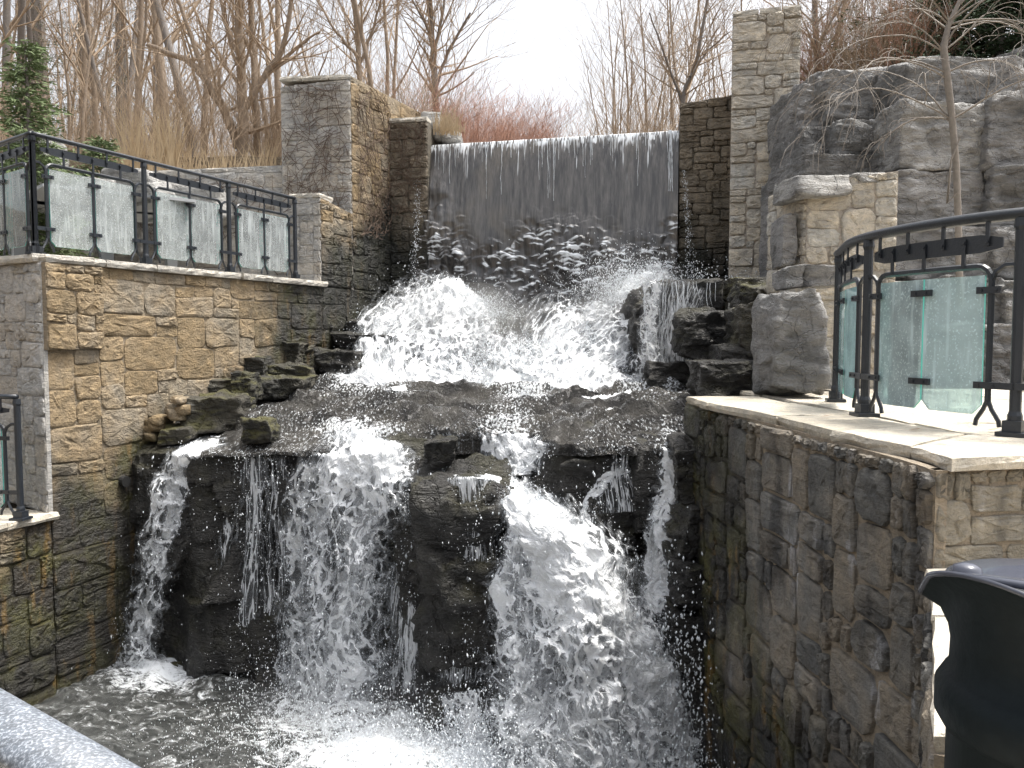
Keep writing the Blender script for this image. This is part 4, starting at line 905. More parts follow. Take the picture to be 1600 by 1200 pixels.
blocks = [(1246, 128, 1325, 205, 10.2), (1285, 98, 1428, 190, 10.0), (1420, 84, 1620, 160, 9.2), (1250, 196, 1318, 252, 9.9), (1308, 182, 1412, 268, 9.6),
 (1402, 152, 1550, 268, 8.9), (1540, 138, 1680, 264, 8.8), (1254, 244, 1402, 275, 9.5), (1392, 262, 1555, 352, 8.8), (1548, 256, 1700, 352, 8.7),
 (1390, 348, 1562, 440, 8.7), (1555, 348, 1700, 440, 8.6), (1385, 436, 1480, 540, 8.4), (1475, 432, 1590, 510, 8.4), (1580, 436, 1720, 540, 8.3),
 (1380, 535, 1500, 615, 8.2), (1470, 505, 1620, 615, 8.2), (1240, 262, 1300, 350, 9.8), (1290, 268, 1410, 352, 9.6), (1285, 345, 1400, 470, 9.4), (1240, 155, 1268, 212, 10.3),
 (1290, 465, 1400, 620, 8.9), (1240, 345, 1300, 470, 9.6), (1600, 60, 1760, 150, 9.6), (1680, 150, 1860, 350, 8.8), (1700, 350, 1900, 610, 8.5)]
for k, (a, b, c, d, Y) in enumerate(blocks):
    rock_px('armour_stone', a - 3, b - 3, c + 3, d + 3, Y, 1.3, 850 + k, MT['boulder' if k % 3 else 'boulder'] if k not in (5, 12, 14) else MT['boulder2'], parent=rf, n=30, rough=.05, lo=.82, hi=1.0, tilt=.04)

# ================================================================== RAILINGS
def railing(name, path, posts, z, label, panels, mull=True, gm='glass', h=1.07, hr=.026, bar=.07):
    root = thing(name, tuple(path.pt(posts[0], z)), label, 'railing')
    a, b = posts[0], posts[-1]
    mb = MB(); n = max(2, int((b - a) / .1)); mb.tube([path.pt(lerp(a, b, i / n), z + h) for i in range(n + 1)], hr * 1.15, 8, True, .75); mb.obj('handrail', MT['iron'], root, True)
    for s in posts:
        mb = MB(); c = path.pt(s, z)
        mb.lathe(c, [(.0, h - .02), (.030, h - .02), (.034, h - .06), (.027, h - .08), (.027, .12), (.034, .10), (.034, .07)], 10)
        d = path.dir(s); M = Matrix.Rotation(math.atan2(d[1], d[0]), 3, 'Z')
        mb.box(c + Vector((0, 0, .045)), (.085, .085, .06), M); mb.box(c + Vector((0, 0, .010)), (.13, .13, .02), M)
        mb.obj('post', MT['iron'], root)
    for i in range(len(posts) - 1):
        if not panels[i]: continue
        a, b = posts[i], posts[i + 1]; L = b - a; m0, m1 = a + .13, b - .13; r = .07; ht = h - .24; hb = .16
        if L < .5: m0, m1 = a + .08, b - .08
        pts = [(m0, hb), (m0, ht - r)] + [(m0 + r * (1 - math.cos(t)), ht - r + r * math.sin(t)) for t in (.4, .8, 1.2, 1.57)]
        nn = 6; pts += [(lerp(m0 + r, m1 - r, k / nn), ht) for k in range(1, nn)]
        pts += [(m1 - r * (1 - math.cos(t)), ht - r + r * math.sin(t)) for t in (1.57, 1.2, .8, .4)] + [(m1, ht - r), (m1, hb)]
        mb = MB(); mb.tube([path.pt(s, z + q) for s, q in pts], .0165, 6)
        mids = [m0, m1] + ([(m0 + m1) / 2] if mull else [])
        if mull: mb.tube([path.pt(mids[2], z + hb), path.pt(mids[2], z + ht)], .0165, 6)
        for s in mids:
            for g in (-1, 1): mb.tube([path.pt(s, z + hb + .01), path.pt(s + g * .02, z + hb - .04), path.pt(s + g * .055, z + hb - .095), path.pt(s + g * .06, z + .035)], .012, 5)
        for (leg, post) in ((m0, a), (m1, b)):
            g = 1 if post > leg else -1; w_ = abs(post - leg)
            mb.tube([path.pt(leg, z + ht - r - .01), path.pt(leg + g * w_ * .15, z + ht - .03), path.pt(leg + g * w_ * .5, z + ht), path.pt(post, z + ht)], .013, 5)
        mb.obj('panel_frame', MT['iron'], root)
        # flat ribbon bar
        mb = MB(); nn = 8; z0, z1 = z + h - .085 - bar, z + h - .085; vs = []
        for k in range(nn + 1):
            s = lerp(m0 - .05, m1 + .05, k / nn); e = .02 if k in (0, nn) else 0
            for off in (-.006, .006): vs += [path.pt(s, z0 + e, off), path.pt(s, z1 - e, off)]
        fs = []
        for k in range(nn):
            q = k * 4; fs += [(q, q + 4, q + 5, q + 1), (q + 2, q + 3, q + 7, q + 6), (q + 1, q + 5, q + 7, q + 3), (q, q + 2, q + 6, q + 4)]
        fs += [(0, 1, 3, 2), (nn * 4, nn * 4 + 2, nn * 4 + 3, nn * 4 + 1)]
        mb.add(vs, fs); mb.obj('flat_bar', MT['iron'], root)
        nb = 7
        for k in range(nb):
            s = lerp(m0 + .02, m1 - .02, k / (nb - 1)); mb = MB(); d = path.dir(s); M = Matrix.Rotation(math.atan2(d[1], d[0]), 3, 'Z')
            if k % 2 == 0: lo, hi = z + h - .14, z + h
            else: lo, hi = z + ht, z + h - .10
            mb.box(path.pt(s, (lo + hi) / 2, .012), (.020, .010, hi - lo), M); mb.box(path.pt(s, (lo + .02) if k % 2 == 0 else hi - .02, .018), (.013, .014, .013), M)
            mb.obj('bracket', MT['iron'], root)
        mid = (m0 + m1) / 2
        for (p0, p1) in ((m0 + .03, mid - (.022 if mull else .005)), (mid + (.022 if mull else .005), m1 - .03)):
            zb, ztp, cc = z + .09, z + ht - .045, .05; out = [(p0, zb + cc), (p0 + cc, zb), (p1 - cc, zb), (p1, zb + cc), (p1, ztp), (p0, ztp)]
            vs = [path.pt(s, q, -.006) for s, q in out] + [path.pt(s, q, .006) for s, q in out]; me = bpy.data.meshes.new('glass_pane')
            C = sum(vs, Vector()) / 12; me.from_pydata([tuple(v - C) for v in vs], [], [(0, 1, 2, 3, 4, 5)[::-1], (6, 7, 8, 9, 10, 11)] + [(k, (k + 1) % 6, (k + 1) % 6 + 6, k + 6) for k in range(6)])
            me.materials.append(MT[gm if not isinstance(gm, list) else gm[i]]); me.materials.append(MT['glasse'])
            for f in me.polygons[2:]: f.material_index = 1
            link('glass_pane', me, root, C - root.location)
        for q in (.24, ht - .12):
            for s, w2 in [(m0, .06), (m1, .06), (mid, .07)]:
                s0, s1 = s - w2, s + w2
                if q < .3 and s == m0: s0 = a
                if q < .3 and s == m1: s1 = b
                cs = (s0 + s1) / 2; mb = MB(); d = path.dir(cs); M = Matrix.Rotation(math.atan2(d[1], d[0]), 3, 'Z')
                mb.box(path.pt(cs, z + q, .022), (s1 - s0, .014, .034), M); mb.box(path.pt(s - .035, z + q, .031), (.014, .01, .014), M); mb.box(path.pt(s + .035, z + q, .031), (.014, .01, .014), M)
                mb.obj('clamp', MT['iron'], root)
    return root
XR = lambda Y: WX(Y) - .13
cor = (XR(7.52), 7.52)
lrp = Path([(cor[0] - 1.27 * .78, cor[1] + 1.27 * .62), cor, (XR(11.1), 11.1)])
sC = lrp.L[1]; Lr = (lrp.len - sC) / 3
railing('left_railing', lrp, [sC + k * Lr for k in range(4)], ZT, 'black iron railing with clear glass panes on the upper left terrace', [1, 1, 1])
lrp2 = Path([(cor[0] - 1.27 * .78, cor[1] + 1.27 * .62), cor])
railing('left_railing', lrp2, [0, lrp2.len], ZT, 'short return of the black glass railing at the very left edge', [1])
c2 = at(33, 812, 7.15); lp3 = Path([(c2.x - 1.25, 7.35), (c2.x, 7.15)])
railing('lower_railing', lp3, [0, lp3.len], ZL, 'lower black iron railing on the slab landing, cut by the left edge', [1])
rp = Path([(2.36, 6.05), (2.12, 4.98), (2.44, 4.02), (3.2, 3.66)], 12)
def snear(pt):
    ss = np.linspace(0, rp.len, 400); return float(ss[np.argmin([np.hypot(*(rp.xy(s) - np.array(pt))) for s in ss])])
railing('right_railing', rp, [0, snear((2.12, 4.98)), snear((2.44, 4.02)), rp.len], ZR, 'curved black iron railing with teal glass panes on the right terrace', [1, 1, 1], mull=False, gm=['glassr', 'glassf', 'glass'], hr=.034, bar=.09)

# foreground rail
fa = atz(-260, 935, -.5); fb = atz(205, 1203, -.5); dirf = (fb - fa).normalized(); p0 = fa - dirf * .1; p1 = fb + dirf * .25
fr_ = thing('foreground_railing', tuple(p0 + Vector((0, 0, -1.1))), 'frosty grey metal handrail crossing the bottom left corner', 'railing')
side = Vector((-dirf.y, dirf.x, 0)); 
if side.y > 0: side = -side
mb = MB(); cpt = side * .038
mb.tube([p0 + cpt, p1 + cpt], .042, 16, True, .55); mb.obj('handrail', MT['frost'], fr_, True)
mb = MB(); mb.tube([p0 + cpt * 1.7 + Vector((0, 0, -.05)), p1 + cpt * 1.7 + Vector((0, 0, -.05))], .008, 6); mb.tube([p0 + cpt + Vector((0, 0, -.10)), p1 + cpt + Vector((0, 0, -.10))], .012, 6); mb.obj('flat_bar', MT['iron'], fr_)
for k in range(3):
    q = p0.lerp(p1, .1 + k * .4) + cpt; mb = MB(); mb.tube([q + Vector((0, 0, -1.1)), q + Vector((0, 0, -.02))], .02, 8); mb.obj('post', MT['iron'], fr_)

# ---- litter bin
bc = Vector((1.10, 1.62, ZDECK)); bn = thing('litter_bin', tuple(bc), 'dark round litter bin with a flared domed lid at the bottom right corner', 'litter bin')
hh = -.560 - ZDECK; tf = math.atan2(-bc.y, -bc.x)
arch = lambda t: .100 * abs(math.sin(1.5 * (t - tf + math.pi / 2))) * min(1, max(0, math.cos(t - tf)) * 2.2)
arch2 = lambda t: .05 * max(0, math.cos(t - tf))
def arched(prof, n=96, arch=arch):                              # (radius, height, share of the arch): rim and lid bow upwards over the openings
    mb = MB(); 
    for r_, z_, w_ in prof:
        for k in range(n):
            t = 2 * math.pi * k / n; mb.v.append((bc.x + r_ * math.cos(t), bc.y + r_ * math.sin(t), bc.z + z_ + w_ * arch(t)))
    for i_ in range(len(prof) - 1):
        for k in range(n): k2 = (k + 1) % n; mb.f.append((i_ * n + k, i_ * n + k2, (i_ + 1) * n + k2, (i_ + 1) * n + k))
    return mb
mb = arched([(0, 0, 0), (.20, 0, 0), (.205, .04, 0), (.205, hh - .25, 0), (.216, hh - .245, 0), (.229, hh - .222, 0), (.229, hh - .168, 0), (.214, hh - .142, 0), (.204, hh - .138, 0), (.202, hh - .075, .1), (.207, hh - .05, .5), (.222, hh - .02, .8), (.258, hh, 1)]); mb.obj('body', MT['bin'], bn, True)
mb = arched([(.258, hh, 1), (.266, hh + .003, 1), (.264, hh + .012, 1), (.22, hh + .008, .8), (.12, hh - .01, .5)]); mb.obj('rim', MT['lid'], bn, True)
mb = arched([(.10, hh + .030, .9), (.214, hh + .046, 1.0), (.216, hh + .056, 1.0), (.14, hh + .060, .7), (.05, hh + .062, .4), (.001, hh + .064, .3)], arch=arch2); mb.obj('lid', MT['lid'], bn, True)
mb = MB(); mb.lathe(bc + Vector((-.15, .09, hh + .062)), [(.03, 0), (.026, .012), (.012, .018), (0, .019)], 16); mb.obj('rivet', MT['lid'], bn, True)

# drain holes
for (x, y, Y, lb, nrm) in ((167, 752, 8.2, 'round drain hole in the left wall', (.93, -.37)), (1258, 1168, 4.75, 'small round drain hole low in the right wall', (-1, -.15))):
    p = at(x, y, Y); 
    if x < 400: p = Vector((WX(p.y) + .0, p.y, p.z))
    mb = MB(); nv_ = Vector((*nrm, 0)).normalized(); mb.tube([p - nv_ * .15, p + nv_ * .055], .055 if x < 400 else .03, 14); o = mb.obj('drain_pipe', MT['hole']); tag(o, lb, 'drain pipe')

# ================================================================== TERRACE FURNITURE AND GARDEN WALL
def table(x, y, sx, sy, rz, label):
    t = thing('table', (x, y, ZT), label, 'table', rz=rz)
    def add(name, mb, smooth=False):
        v = np.array(mb.v); c = Vector((v.min(0) + v.max(0)) / 2); link(name, mb.mesh(name, MT['table'], smooth, c), t, c)
    m_ = MB(); m_.box((0, 0, .74), (sx, sy, .03)); add('table_top', m_)
    m_ = MB(); m_.box((0, 0, .36), (.12, .12, .72)); add('pedestal', m_)
    for s in (-1, 1): m_ = MB(); m_.box((s * sx * .2, 0, .705), (.03, sy * .8, .035)); add('cross_arm', m_)
    m_ = MB(); m_.box((0, 0, .015), (.5, .5, .03)); add('base', m_)
q = at(150, 330, 9.0); table(q.x, 9.2, 1.5, 1.3, math.radians(42), 'grey square table behind the first glass pane of the left railing')
q = at(10, 330, 9.3); table(q.x, 9.5, 1.3, 1.2, math.radians(42), 'grey table partly hidden at the far left behind the glass')
q = at(255, 330, 10.4); table(q.x, 10.6, 1.0, 1.0, math.radians(38), 'small grey table behind the second glass panel')
gw = thing('garden_wall', (-6, 12.3, ZT), 'low vine covered stone garden wall behind the left terrace', 'wall')
gp = Path([(-10.5, 12.0), (-6.0, 12.35), (-3.36, 12.36)])
stone_face(gw, gp, 3.2, gp.len, ZT - .06, lambda s: 2.15 + .3 * (s / gp.len), .13, [(3, 2), (4, 2), (4, 3), (2, 2), (5, 3), (3, 1)], MT['grey'], MT['grey_mortar'], 51, thick=.5)
R = random.Random(77)
bl = [(60, 268, 175, 345, 11.0), (150, 262, 260, 330, 11.2), (0, 200, 62, 262, 10.5), (-60, 240, 50, 330, 10.6), (20, 300, 120, 400, 10.8), (110, 330, 200, 400, 11.3), (235, 285, 345, 345, 11.6)]
lbs = ['big pale boulder behind the first glass pane', 'long pale boulder beside the garden wall', 'grey boulder above the handrail corner at the left edge', 'large boulder at the left picture edge behind glass', 'low boulder behind the grey tables', 'low pale stone under the long boulder', 'flat pale stone in front of the garden wall']
for k, (a, b, c, d, Y) in enumerate(bl): rock_px('boulder', a, b, c, d, Y, .8, 900 + k, MT['boulder2'], lbs[k], 'boulder', n=10)

# ================================================================== PLANTS
def grow(mb, p, d, L, r, lv, R, up=.25, spread=.55, sides=4, twig=None, seg=4, kids=(3, 5), droop=0):
    pts = [p.copy()]; rad = [r]; dd = d.normalized(); step = L / seg
    for i in range(seg):
        dd = (dd + Vector((R.gauss(0, .13), R.gauss(0, .13), R.gauss(0, .08) + up * .12 - droop * (i + 1) / seg))).normalized(); pts.append(pts[-1] + dd * step); rad.append(max(r * (1 - .75 * (i + 1) / seg), .0022))
    m_ = mb if twig is None or r > .012 else twig
    m_.tube(pts, rad, sides if r > .02 else 3, False)
    if lv <= 0: return
    for k in range(R.randint(*kids)):
        t = R.uniform(.25, 1); i = min(seg - 1, int(t * seg)); q = pts[i].lerp(pts[i + 1], t * seg - i)
        ax = (pts[i + 1] - pts[i]).normalized(); rnd = Vector((R.gauss(0, 1), R.gauss(0, 1), R.gauss(0, .5))); rnd -= ax * rnd.dot(ax); rnd.normalize()
        grow(mb, q, ax * (1 - spread * .6) + rnd * spread + Vector((0, 0, up * .5)), L * R.uniform(.45, .7), max(rad[i] * .55, .0025), lv - 1, R, up, spread, sides, twig, max(3, seg - 1), kids, droop)
def bare_tree(seed, H, r, lv=3, up=.3, spread=.55, n=9, lean=0, fork=.3, mat='bark', twm='twig', kids=(3, 5)):
    R = random.Random(seed); a = MB(); b = MB(); seg = 8; pts = [Vector((0, 0, -.3))]; d = Vector((lean, 0, 1)).normalized(); rad = [r * 1.15]
    for i in range(seg):
        d = (d + Vector((R.gauss(0, .06), R.gauss(0, .06), .05))).normalized(); pts.append(pts[-1] + d * (H / seg)); rad.append(r * (1 - .85 * (i + 1) / seg))
    a.tube(pts, rad, 7, False)
    for k in range(n):
        t = fork + (1 - fork) * (k + R.random()) / n; i = min(seg - 1, int(t * seg)); q = pts[i].lerp(pts[i + 1], t * seg - i)
        az = k * 2.4 + R.random(); rr = Vector((math.cos(az), math.sin(az), 0))
        grow(b, q, rr * spread + Vector((0, 0, 1 - spread * .4)), H * R.uniform(.22, .4) * (1.15 - t * .6), max(rad[i] * .5, .004), lv - 1, R, up, spread, 4, None, 4, kids)
    return a.mesh('trunk', MT[mat], True), b.mesh('crown', MT[twm], False)
def place_tree(name, meshes, loc, label, cat='tree', group=None, sc=1, rz=0):
    t = thing(name, loc, label, cat, group, rz); t.scale = (sc, sc, sc)
    for nme, me in zip(('trunk', 'crown') if len(meshes) == 2 else ('foliage',), meshes): link(nme, me, t)
    return t
P_slim = [bare_tree(s, 8.5, .055, 3, .5, .45, 10, 0, .25, kids=(3, 4)) for s in (1, 2, 3)]
P_mid = [bare_tree(s, 10, .12, 4, .3, .6, 9, 0, .22, kids=(3, 4)) for s in (11, 12, 13)]
P_dark = [bare_tree(s, 11, .10, 3, .35, .5, 9, .05, .3, 'barkd', 'twig', (3, 4)) for s in (21, 22)]
gz = lambda x, y: float(gh(np.array([x]), np.array([y]))[0])
R = random.Random(31)
def forest(protos, n, xr, yr, name, what, group, sc=(.8, 1.25)):
    k = 0; ym = (yr[0] + yr[1]) / 2
    while k < n:
        Y = R.uniform(*yr); px = R.uniform(*xr); x = (px - 800) / F * Y
        if abs(x - .8) < 2.3: continue
        z = [b for a, b in ZONES if px < a][0]; q = R.uniform(*sc); sz = 'tall ' if q > sum(sc) / 2 else 'smaller '
        place_tree(name, R.choice(protos), (x, Y, gz(x, Y) - .05), sz + what + ', ' + z + (', nearer row' if Y < ym else ', farther back'), 'tree', group, q, R.uniform(0, 6.28)); k += 1
ZONES = [(60, 'behind the small conifer at the left edge'), (180, 'just right of the small conifer'), (300, 'behind the tall straw grass'), (400, 'around the foot of the large forked tree'), (520, 'behind the left half of the stone tower'), (680, 'between the tower and the open sky'), (940, 'at the right edge of the open sky'), (1040, 'over the right half of the dam'), (1200, 'beside the tall right pillar'), (1420, 'right of the tall pillar'), (3000, 'above the rock wall near the cedars')]
def zone(px): return [b for a, b in ZONES if px < a][0]
forest(P_mid, 12, (-80, 300), (17, 45), 'bare_tree', 'bare grey forest tree', 'bare forest trees behind the left terrace')
forest(P_mid, 5, (250, 460), (17, 45), 'bare_tree', 'bare grey forest tree', 'bare forest trees behind the left terrace')
forest(P_slim, 19, (-60, 260), (15, 36), 'slender_tree', 'slender bare tree', 'slender thicket trees on the left')
forest(P_slim, 13, (240, 640), (15, 36), 'slender_tree', 'slender bare tree', 'slender thicket trees on the left')
forest(P_dark, 10, (-100, 330), (16, 34), 'dark_tree', 'dark stemmed bare tree', 'dark stemmed trees in the left woods')
forest(P_slim, 38, (850, 1150), (19, 40), 'slender_tree', 'slender upright bare tree', 'slender trees beyond the dam', (.75, 1.15))
forest(P_slim, 16, (1250, 1600), (13, 24), 'slender_tree', 'thin bare tree', 'thin trees above the rock face', (.6, 1.0))

def custom_tree(name, Y, limbs, seed, label, mat='bark', twm='twig', lv=3, up=.3, den=5, tw=1.0):
    R2 = random.Random(seed); base = at(limbs[0][0][0], limbs[0][0][1], Y); base.z -= .5
    t = thing(name, tuple(base), label, 'tree'); a = MB(); b = MB()
    for L in limbs:
        pts = [at(x, y, Y + (0 if L is limbs[0] else .0) + R2.uniform(-.1, .1)) for x, y, r in L]; rad = [r / F * Y for x, y, r in L]
        if L is limbs[0]: pts[0].z -= .5
        P_ = []; Q_ = []
        for i in range(len(pts) - 1):
            for k in range(4): tt = k / 4; P_.append(pts[i].lerp(pts[i + 1], tt) + Vector((R2.gauss(0, .012), 0, R2.gauss(0, .012))) * (1 if k else 0)); Q_.append(lerp(rad[i], rad[i + 1], tt))
        P_.append(pts[-1]); Q_.append(rad[-1]); a.tube(P_, Q_, 8, False)
        for k in range(int(den * len(pts))):
            i = R2.randrange(len(P_) // 4, len(P_) - 1); ax = (P_[i + 1] - P_[i]).normalized(); rr = Vector((R2.gauss(0, 1), R2.gauss(0, .8), R2.gauss(0, .5)))
            grow(b, P_[i], ax * .5 + rr.normalized() * .8 + Vector((0, 0, up)), R2.uniform(.8, 2.0) * tw, max(Q_[i] * .4, .006), lv - 1, R2, up, .55, 4, None, 4, (3, 4))
    a.obj('trunk', MT[mat], t, True); b.obj('crown', MT[twm], t)
custom_tree('forked_tree', 15.5, [[(376, 262, 9), (380, 180, 8.5), (376, 90, 7), (372, -60, 5)], [(372, 232, 7), (352, 175, 6.5), (318, 118, 6), (290, 92, 4.5), (230, 70, 3)], [(322, 125, 4.5), (300, 60, 3.5), (262, -40, 2.5)], [(380, 175, 6), (412, 122, 5), (440, 80, 4), (458, -20, 3)], [(378, 100, 4), (350, 30, 3), (335, -50, 2)]], 61, 'large forked bare tree with arching limbs, nearest left of the tower', den=2.6, tw=.9)
custom_tree('straight_tree', 15.8, [[(399, 262, 6), (401, 180, 5.5), (396, 80, 5), (388, -60, 4)], [(400, 130, 4), (430, 105, 3), (470, 70, 2.2), (500, 50, 1.5)], [(398, 100, 3), (375, 40, 2.2), (350, -40, 1.5)]], 62, 'straight pale trunked bare tree just right of the forked one', den=3)
custom_tree('tall_tree', 17, [[(681, 200, 5.5), (679, 120, 5), (674, 60, 4.2), (672, -60, 3)], [(680, 140, 3), (700, 80, 2.4), (735, 20, 1.5)], [(677, 80, 3), (690, 30, 2.2), (700, -40, 1.6)], [(675, 60, 2.5), (650, 10, 1.5), (620, -40, 1)]], 63, 'single straight tree standing left of the open sky behind the dam', 'barkd')
custom_tree('leaning_tree', 16, [[(1058, 220, 4), (1068, 150, 3.5), (1090, 90, 3), (1112, -40, 2)], [(1066, 160, 2.2), (1040, 90, 1.8), (1015, 20, 1)], [(1078, 120, 2), (1105, 80, 1.5), (1140, 50, 1)]], 64, 'small leaning tree against the sky by the right abutment', 'barkd')
custom_tree('bank_tree', 12.5, [[(1279, 130, 6), (1276, 70, 5), (1268, -60, 4)], [(1277, 80, 2.5), (1300, 30, 2), (1330, -20, 1.4)]], 65, 'dark trunk just right of the tall pillar', 'barkd')
custom_tree('behind_tower_tree', 16.5, [[(565, 130, 4.5), (560, 80, 4), (548, -40, 3)], [(562, 100, 2.5), (585, 40, 2), (600, -20, 1.5)], [(560, 90, 2.5), (525, 50, 2), (490, -10, 1.5)]], 66, 'bare tree rising directly behind the vine covered tower')

# shrubs
def shrub(seed, H, n, mat, lv=2, spread=.7):
    R2 = random.Random(seed); b = MB()
    for k in range(n):
        az = R2.uniform(0, 6.28); s = R2.uniform(.1, spread); grow(b, Vector((R2.gauss(0, .12), R2.gauss(0, .12), -.05)), Vector((math.cos(az) * s, math.sin(az) * s, 1)), H * R2.uniform(.6, 1.1), .008, lv, R2, .35, .5, 3, None, 4, (2, 4))
    return [b.mesh('stems', MT[mat])]
def place_shrub(me, x, y, z, label, group, sc, cat='shrub', name='shrub'):
    t = thing(name, (x, y, z), label, cat, group, R.uniform(0, 6.28)); t.scale = (sc, sc, sc); link('stems', me[0], t)
SHR = [shrub(s, 1.7, 26, 'red') for s in (1, 2, 3)]; SHT = [shrub(s, 1.8, 26, 'twig') for s in (4, 5, 6)]
for k in range(34):
    px = R.uniform(660, 870); Y = R.uniform(14.6, 20); x = (px - 800) / F * Y; place_shrub(R.choice(SHR), x, Y, 2.85 + (Y - 14) * .07, 'red stemmed leafless shrub behind the dam, ' + ('beside the abutment' if px < 720 else 'in the middle of the clump' if px < 790 else 'at the low right end of the clump'), 'red stemmed shrubs behind the dam', R.uniform(.45, .8) * (1.4 - .6 * (px - 660) / 200), name='red_shrub')
for k in range(30):
    px = R.uniform(850, 1150); Y = R.uniform(17, 30); x = (px - 800) / F * Y; place_shrub(R.choice(SHT), x, Y, 2.9 + (Y - 14) * .05, 'brown leafless shrub beyond the dam, ' + zone(px) + (', nearer' if Y < 23 else ', farther'), 'brown shrubs beyond the dam', R.uniform(.6, 1.1), name='brown_shrub')
for k in range(60):
    px = R.uniform(-60, 650); Y = R.uniform(14.2, 24); x = (px - 800) / F * Y; place_shrub(R.choice(SHT), x, Y, gz(x, Y) - .05, 'brown leafless undergrowth shrub, ' + zone(px) + (', nearer' if Y < 19 else ', farther'), 'undergrowth shrubs on the left', R.uniform(.6, 1.1), name='brown_shrub')
for k in range(20):
    px = R.uniform(1250, 1450); Y = R.uniform(11.0, 15); x = (px - 800) / F * Y; place_shrub(R.choice(SHR[:1] + SHT), x, Y, gz(x, Y) - .1, 'tangled leafless shrub on the bank, ' + zone(px) + (', nearer' if Y < 13 else ', farther'), 'shrubs above the right rock face', R.uniform(.6, 1.0), name='bank_shrub')

# evergreens
def needles(mb, p, d, L, w_, R2, n=16, drop=.25):
    for k in range(n):
        t = R2.random(); q = p + d * (L * t) + Vector((R2.gauss(0, w_), R2.gauss(0, w_), R2.gauss(0, w_ * .5) - drop * t * L * .3))
        a = Vector((R2.gauss(0, 1), R2.gauss(0, 1), R2.gauss(0, .6))).normalized() * R2.uniform(.03, .09) + d * .07 - Vector((0, 0, .02)); b = a.cross(Vector((R2.gauss(0, 1), R2.gauss(0, 1), R2.gauss(0, 1)))).normalized() * .012
        mb.add([q - b, q + b, q + a], [(0, 1, 2)])
def conifer(seed, H, rad, mat, name, loc, label, dens=1.0, tiers=26, shape=1.0):
    R2 = random.Random(seed); t = thing(name, loc, label, 'tree'); a = MB(); b = MB()
    a.tube([Vector((0, 0, -.2)), Vector((.02, 0, H * .5)), Vector((0, 0, H))], [H * .022, H * .014, .006], 6); 
    for k in range(tiers):
        z = H * (.06 + .93 * k / tiers); rr = rad * (1 - (k / tiers) ** shape) * R2.uniform(.75, 1.15) + .06
        for j in range(R2.randint(6, 9)):
            az = R2.uniform(0, 6.28); d = Vector((math.cos(az), math.sin(az), R2.uniform(-.05, .35))).normalized(); Lb = rr * R2.uniform(.45, 1.3)
            a.tube([Vector((0, 0, z)), Vector((0, 0, z)) + d * Lb], [.008, .003], 3, False)
            needles(b, Vector((0, 0, z)) + d * .04, d, Lb, .045 + .04 * Lb, R2, int(60 * dens * (Lb + .15)))
    me1 = a.mesh('trunk', MT['barkd']); me2 = b.mesh('foliage', MT[mat]); link('trunk', me1, t); link('foliage', me2, t)
p = at(48, 330, 10.2); conifer(3, 2.95, .85, 'green', 'small_conifer', (p.x, 10.2, ZT - .1), 'small dark green conifer behind the left railing corner', 1.5, 26, .8)
p = at(112, 340, 11); conifer(31, 1.0, .4, 'green', 'low_conifer', (p.x, 11.8, 1.75), 'low green conifer sprig above the glass railing', 1.5, 10)
for k, (a, b, s) in enumerate(((1560, 11.4, 3.6), (1475, 12.0, 3.2), (1640, 11.2, 3.8))):
    p = at(a, 80, b); conifer(5 + k, s, 1.7, 'green2', 'cedar_tree', (p.x, b, 2.7), ['dark cedar above the right rock face, middle one', 'dark cedar above the rock face, left one', 'dark cedar at the top right corner'][k], 1.7, 26, 1.4)
for k, (a, Y, s) in enumerate(((60, 26, 13), (190, 30, 14), (130, 34, 14))):
    p = at(a, 100, Y); conifer(15 + k, s, 2.2, 'olive', 'pine_tree', (p.x, Y, 3.4), ['tall olive pine at the top left corner', 'tall olive pine right of the corner pine', 'farther olive pine between the two others'][k], .45, 26, 1.6)
# tall straw grass and ground hugging greens
R2 = random.Random(8); mb = MB()
def blades(mb, px, Y, z, H, n, w_):
    for k in range(n):
        x = (px + R2.gauss(0, w_) - 800) / F * Y; y = Y + R2.gauss(0, .25); h_ = H * R2.uniform(.5, 1.1); l = Vector((R2.gauss(0, .16), R2.gauss(0, .1), 1)) * h_
        p = Vector((x, y, z)); s = Vector((.006, 0, 0)); mid = p + l * .55 + Vector((l.x * .1, 0, 0)); tip = p + l + Vector((l.x * .5, 0, -abs(l.x) * .2))
        mb.add([p - s, p + s, mid + s * .8, mid - s * .8, tip], [(0, 1, 2, 3), (3, 2, 4)])
for px in range(185, 440, 12): blades(mb, px + R2.uniform(-9, 9), 13.2, 2.35, R2.uniform(.35, .75), 42, 9)
for px in (228, 222, 262, 280): blades(mb, px, 13.0, 2.35, 1.25, 50, 5)
o = mb.obj('tall_grass', MT['straw']); tag(o, 'tall dry straw coloured grass above the garden wall', kind='stuff')
mb = MB()
for k in range(9): blades(mb, 690 + k * 3, 13.25, 3.1, .35, 25, 6)
o = mb.obj('dry_grass', MT['straw']); tag(o, 'tuft of dry grass on the left abutment', kind='stuff')

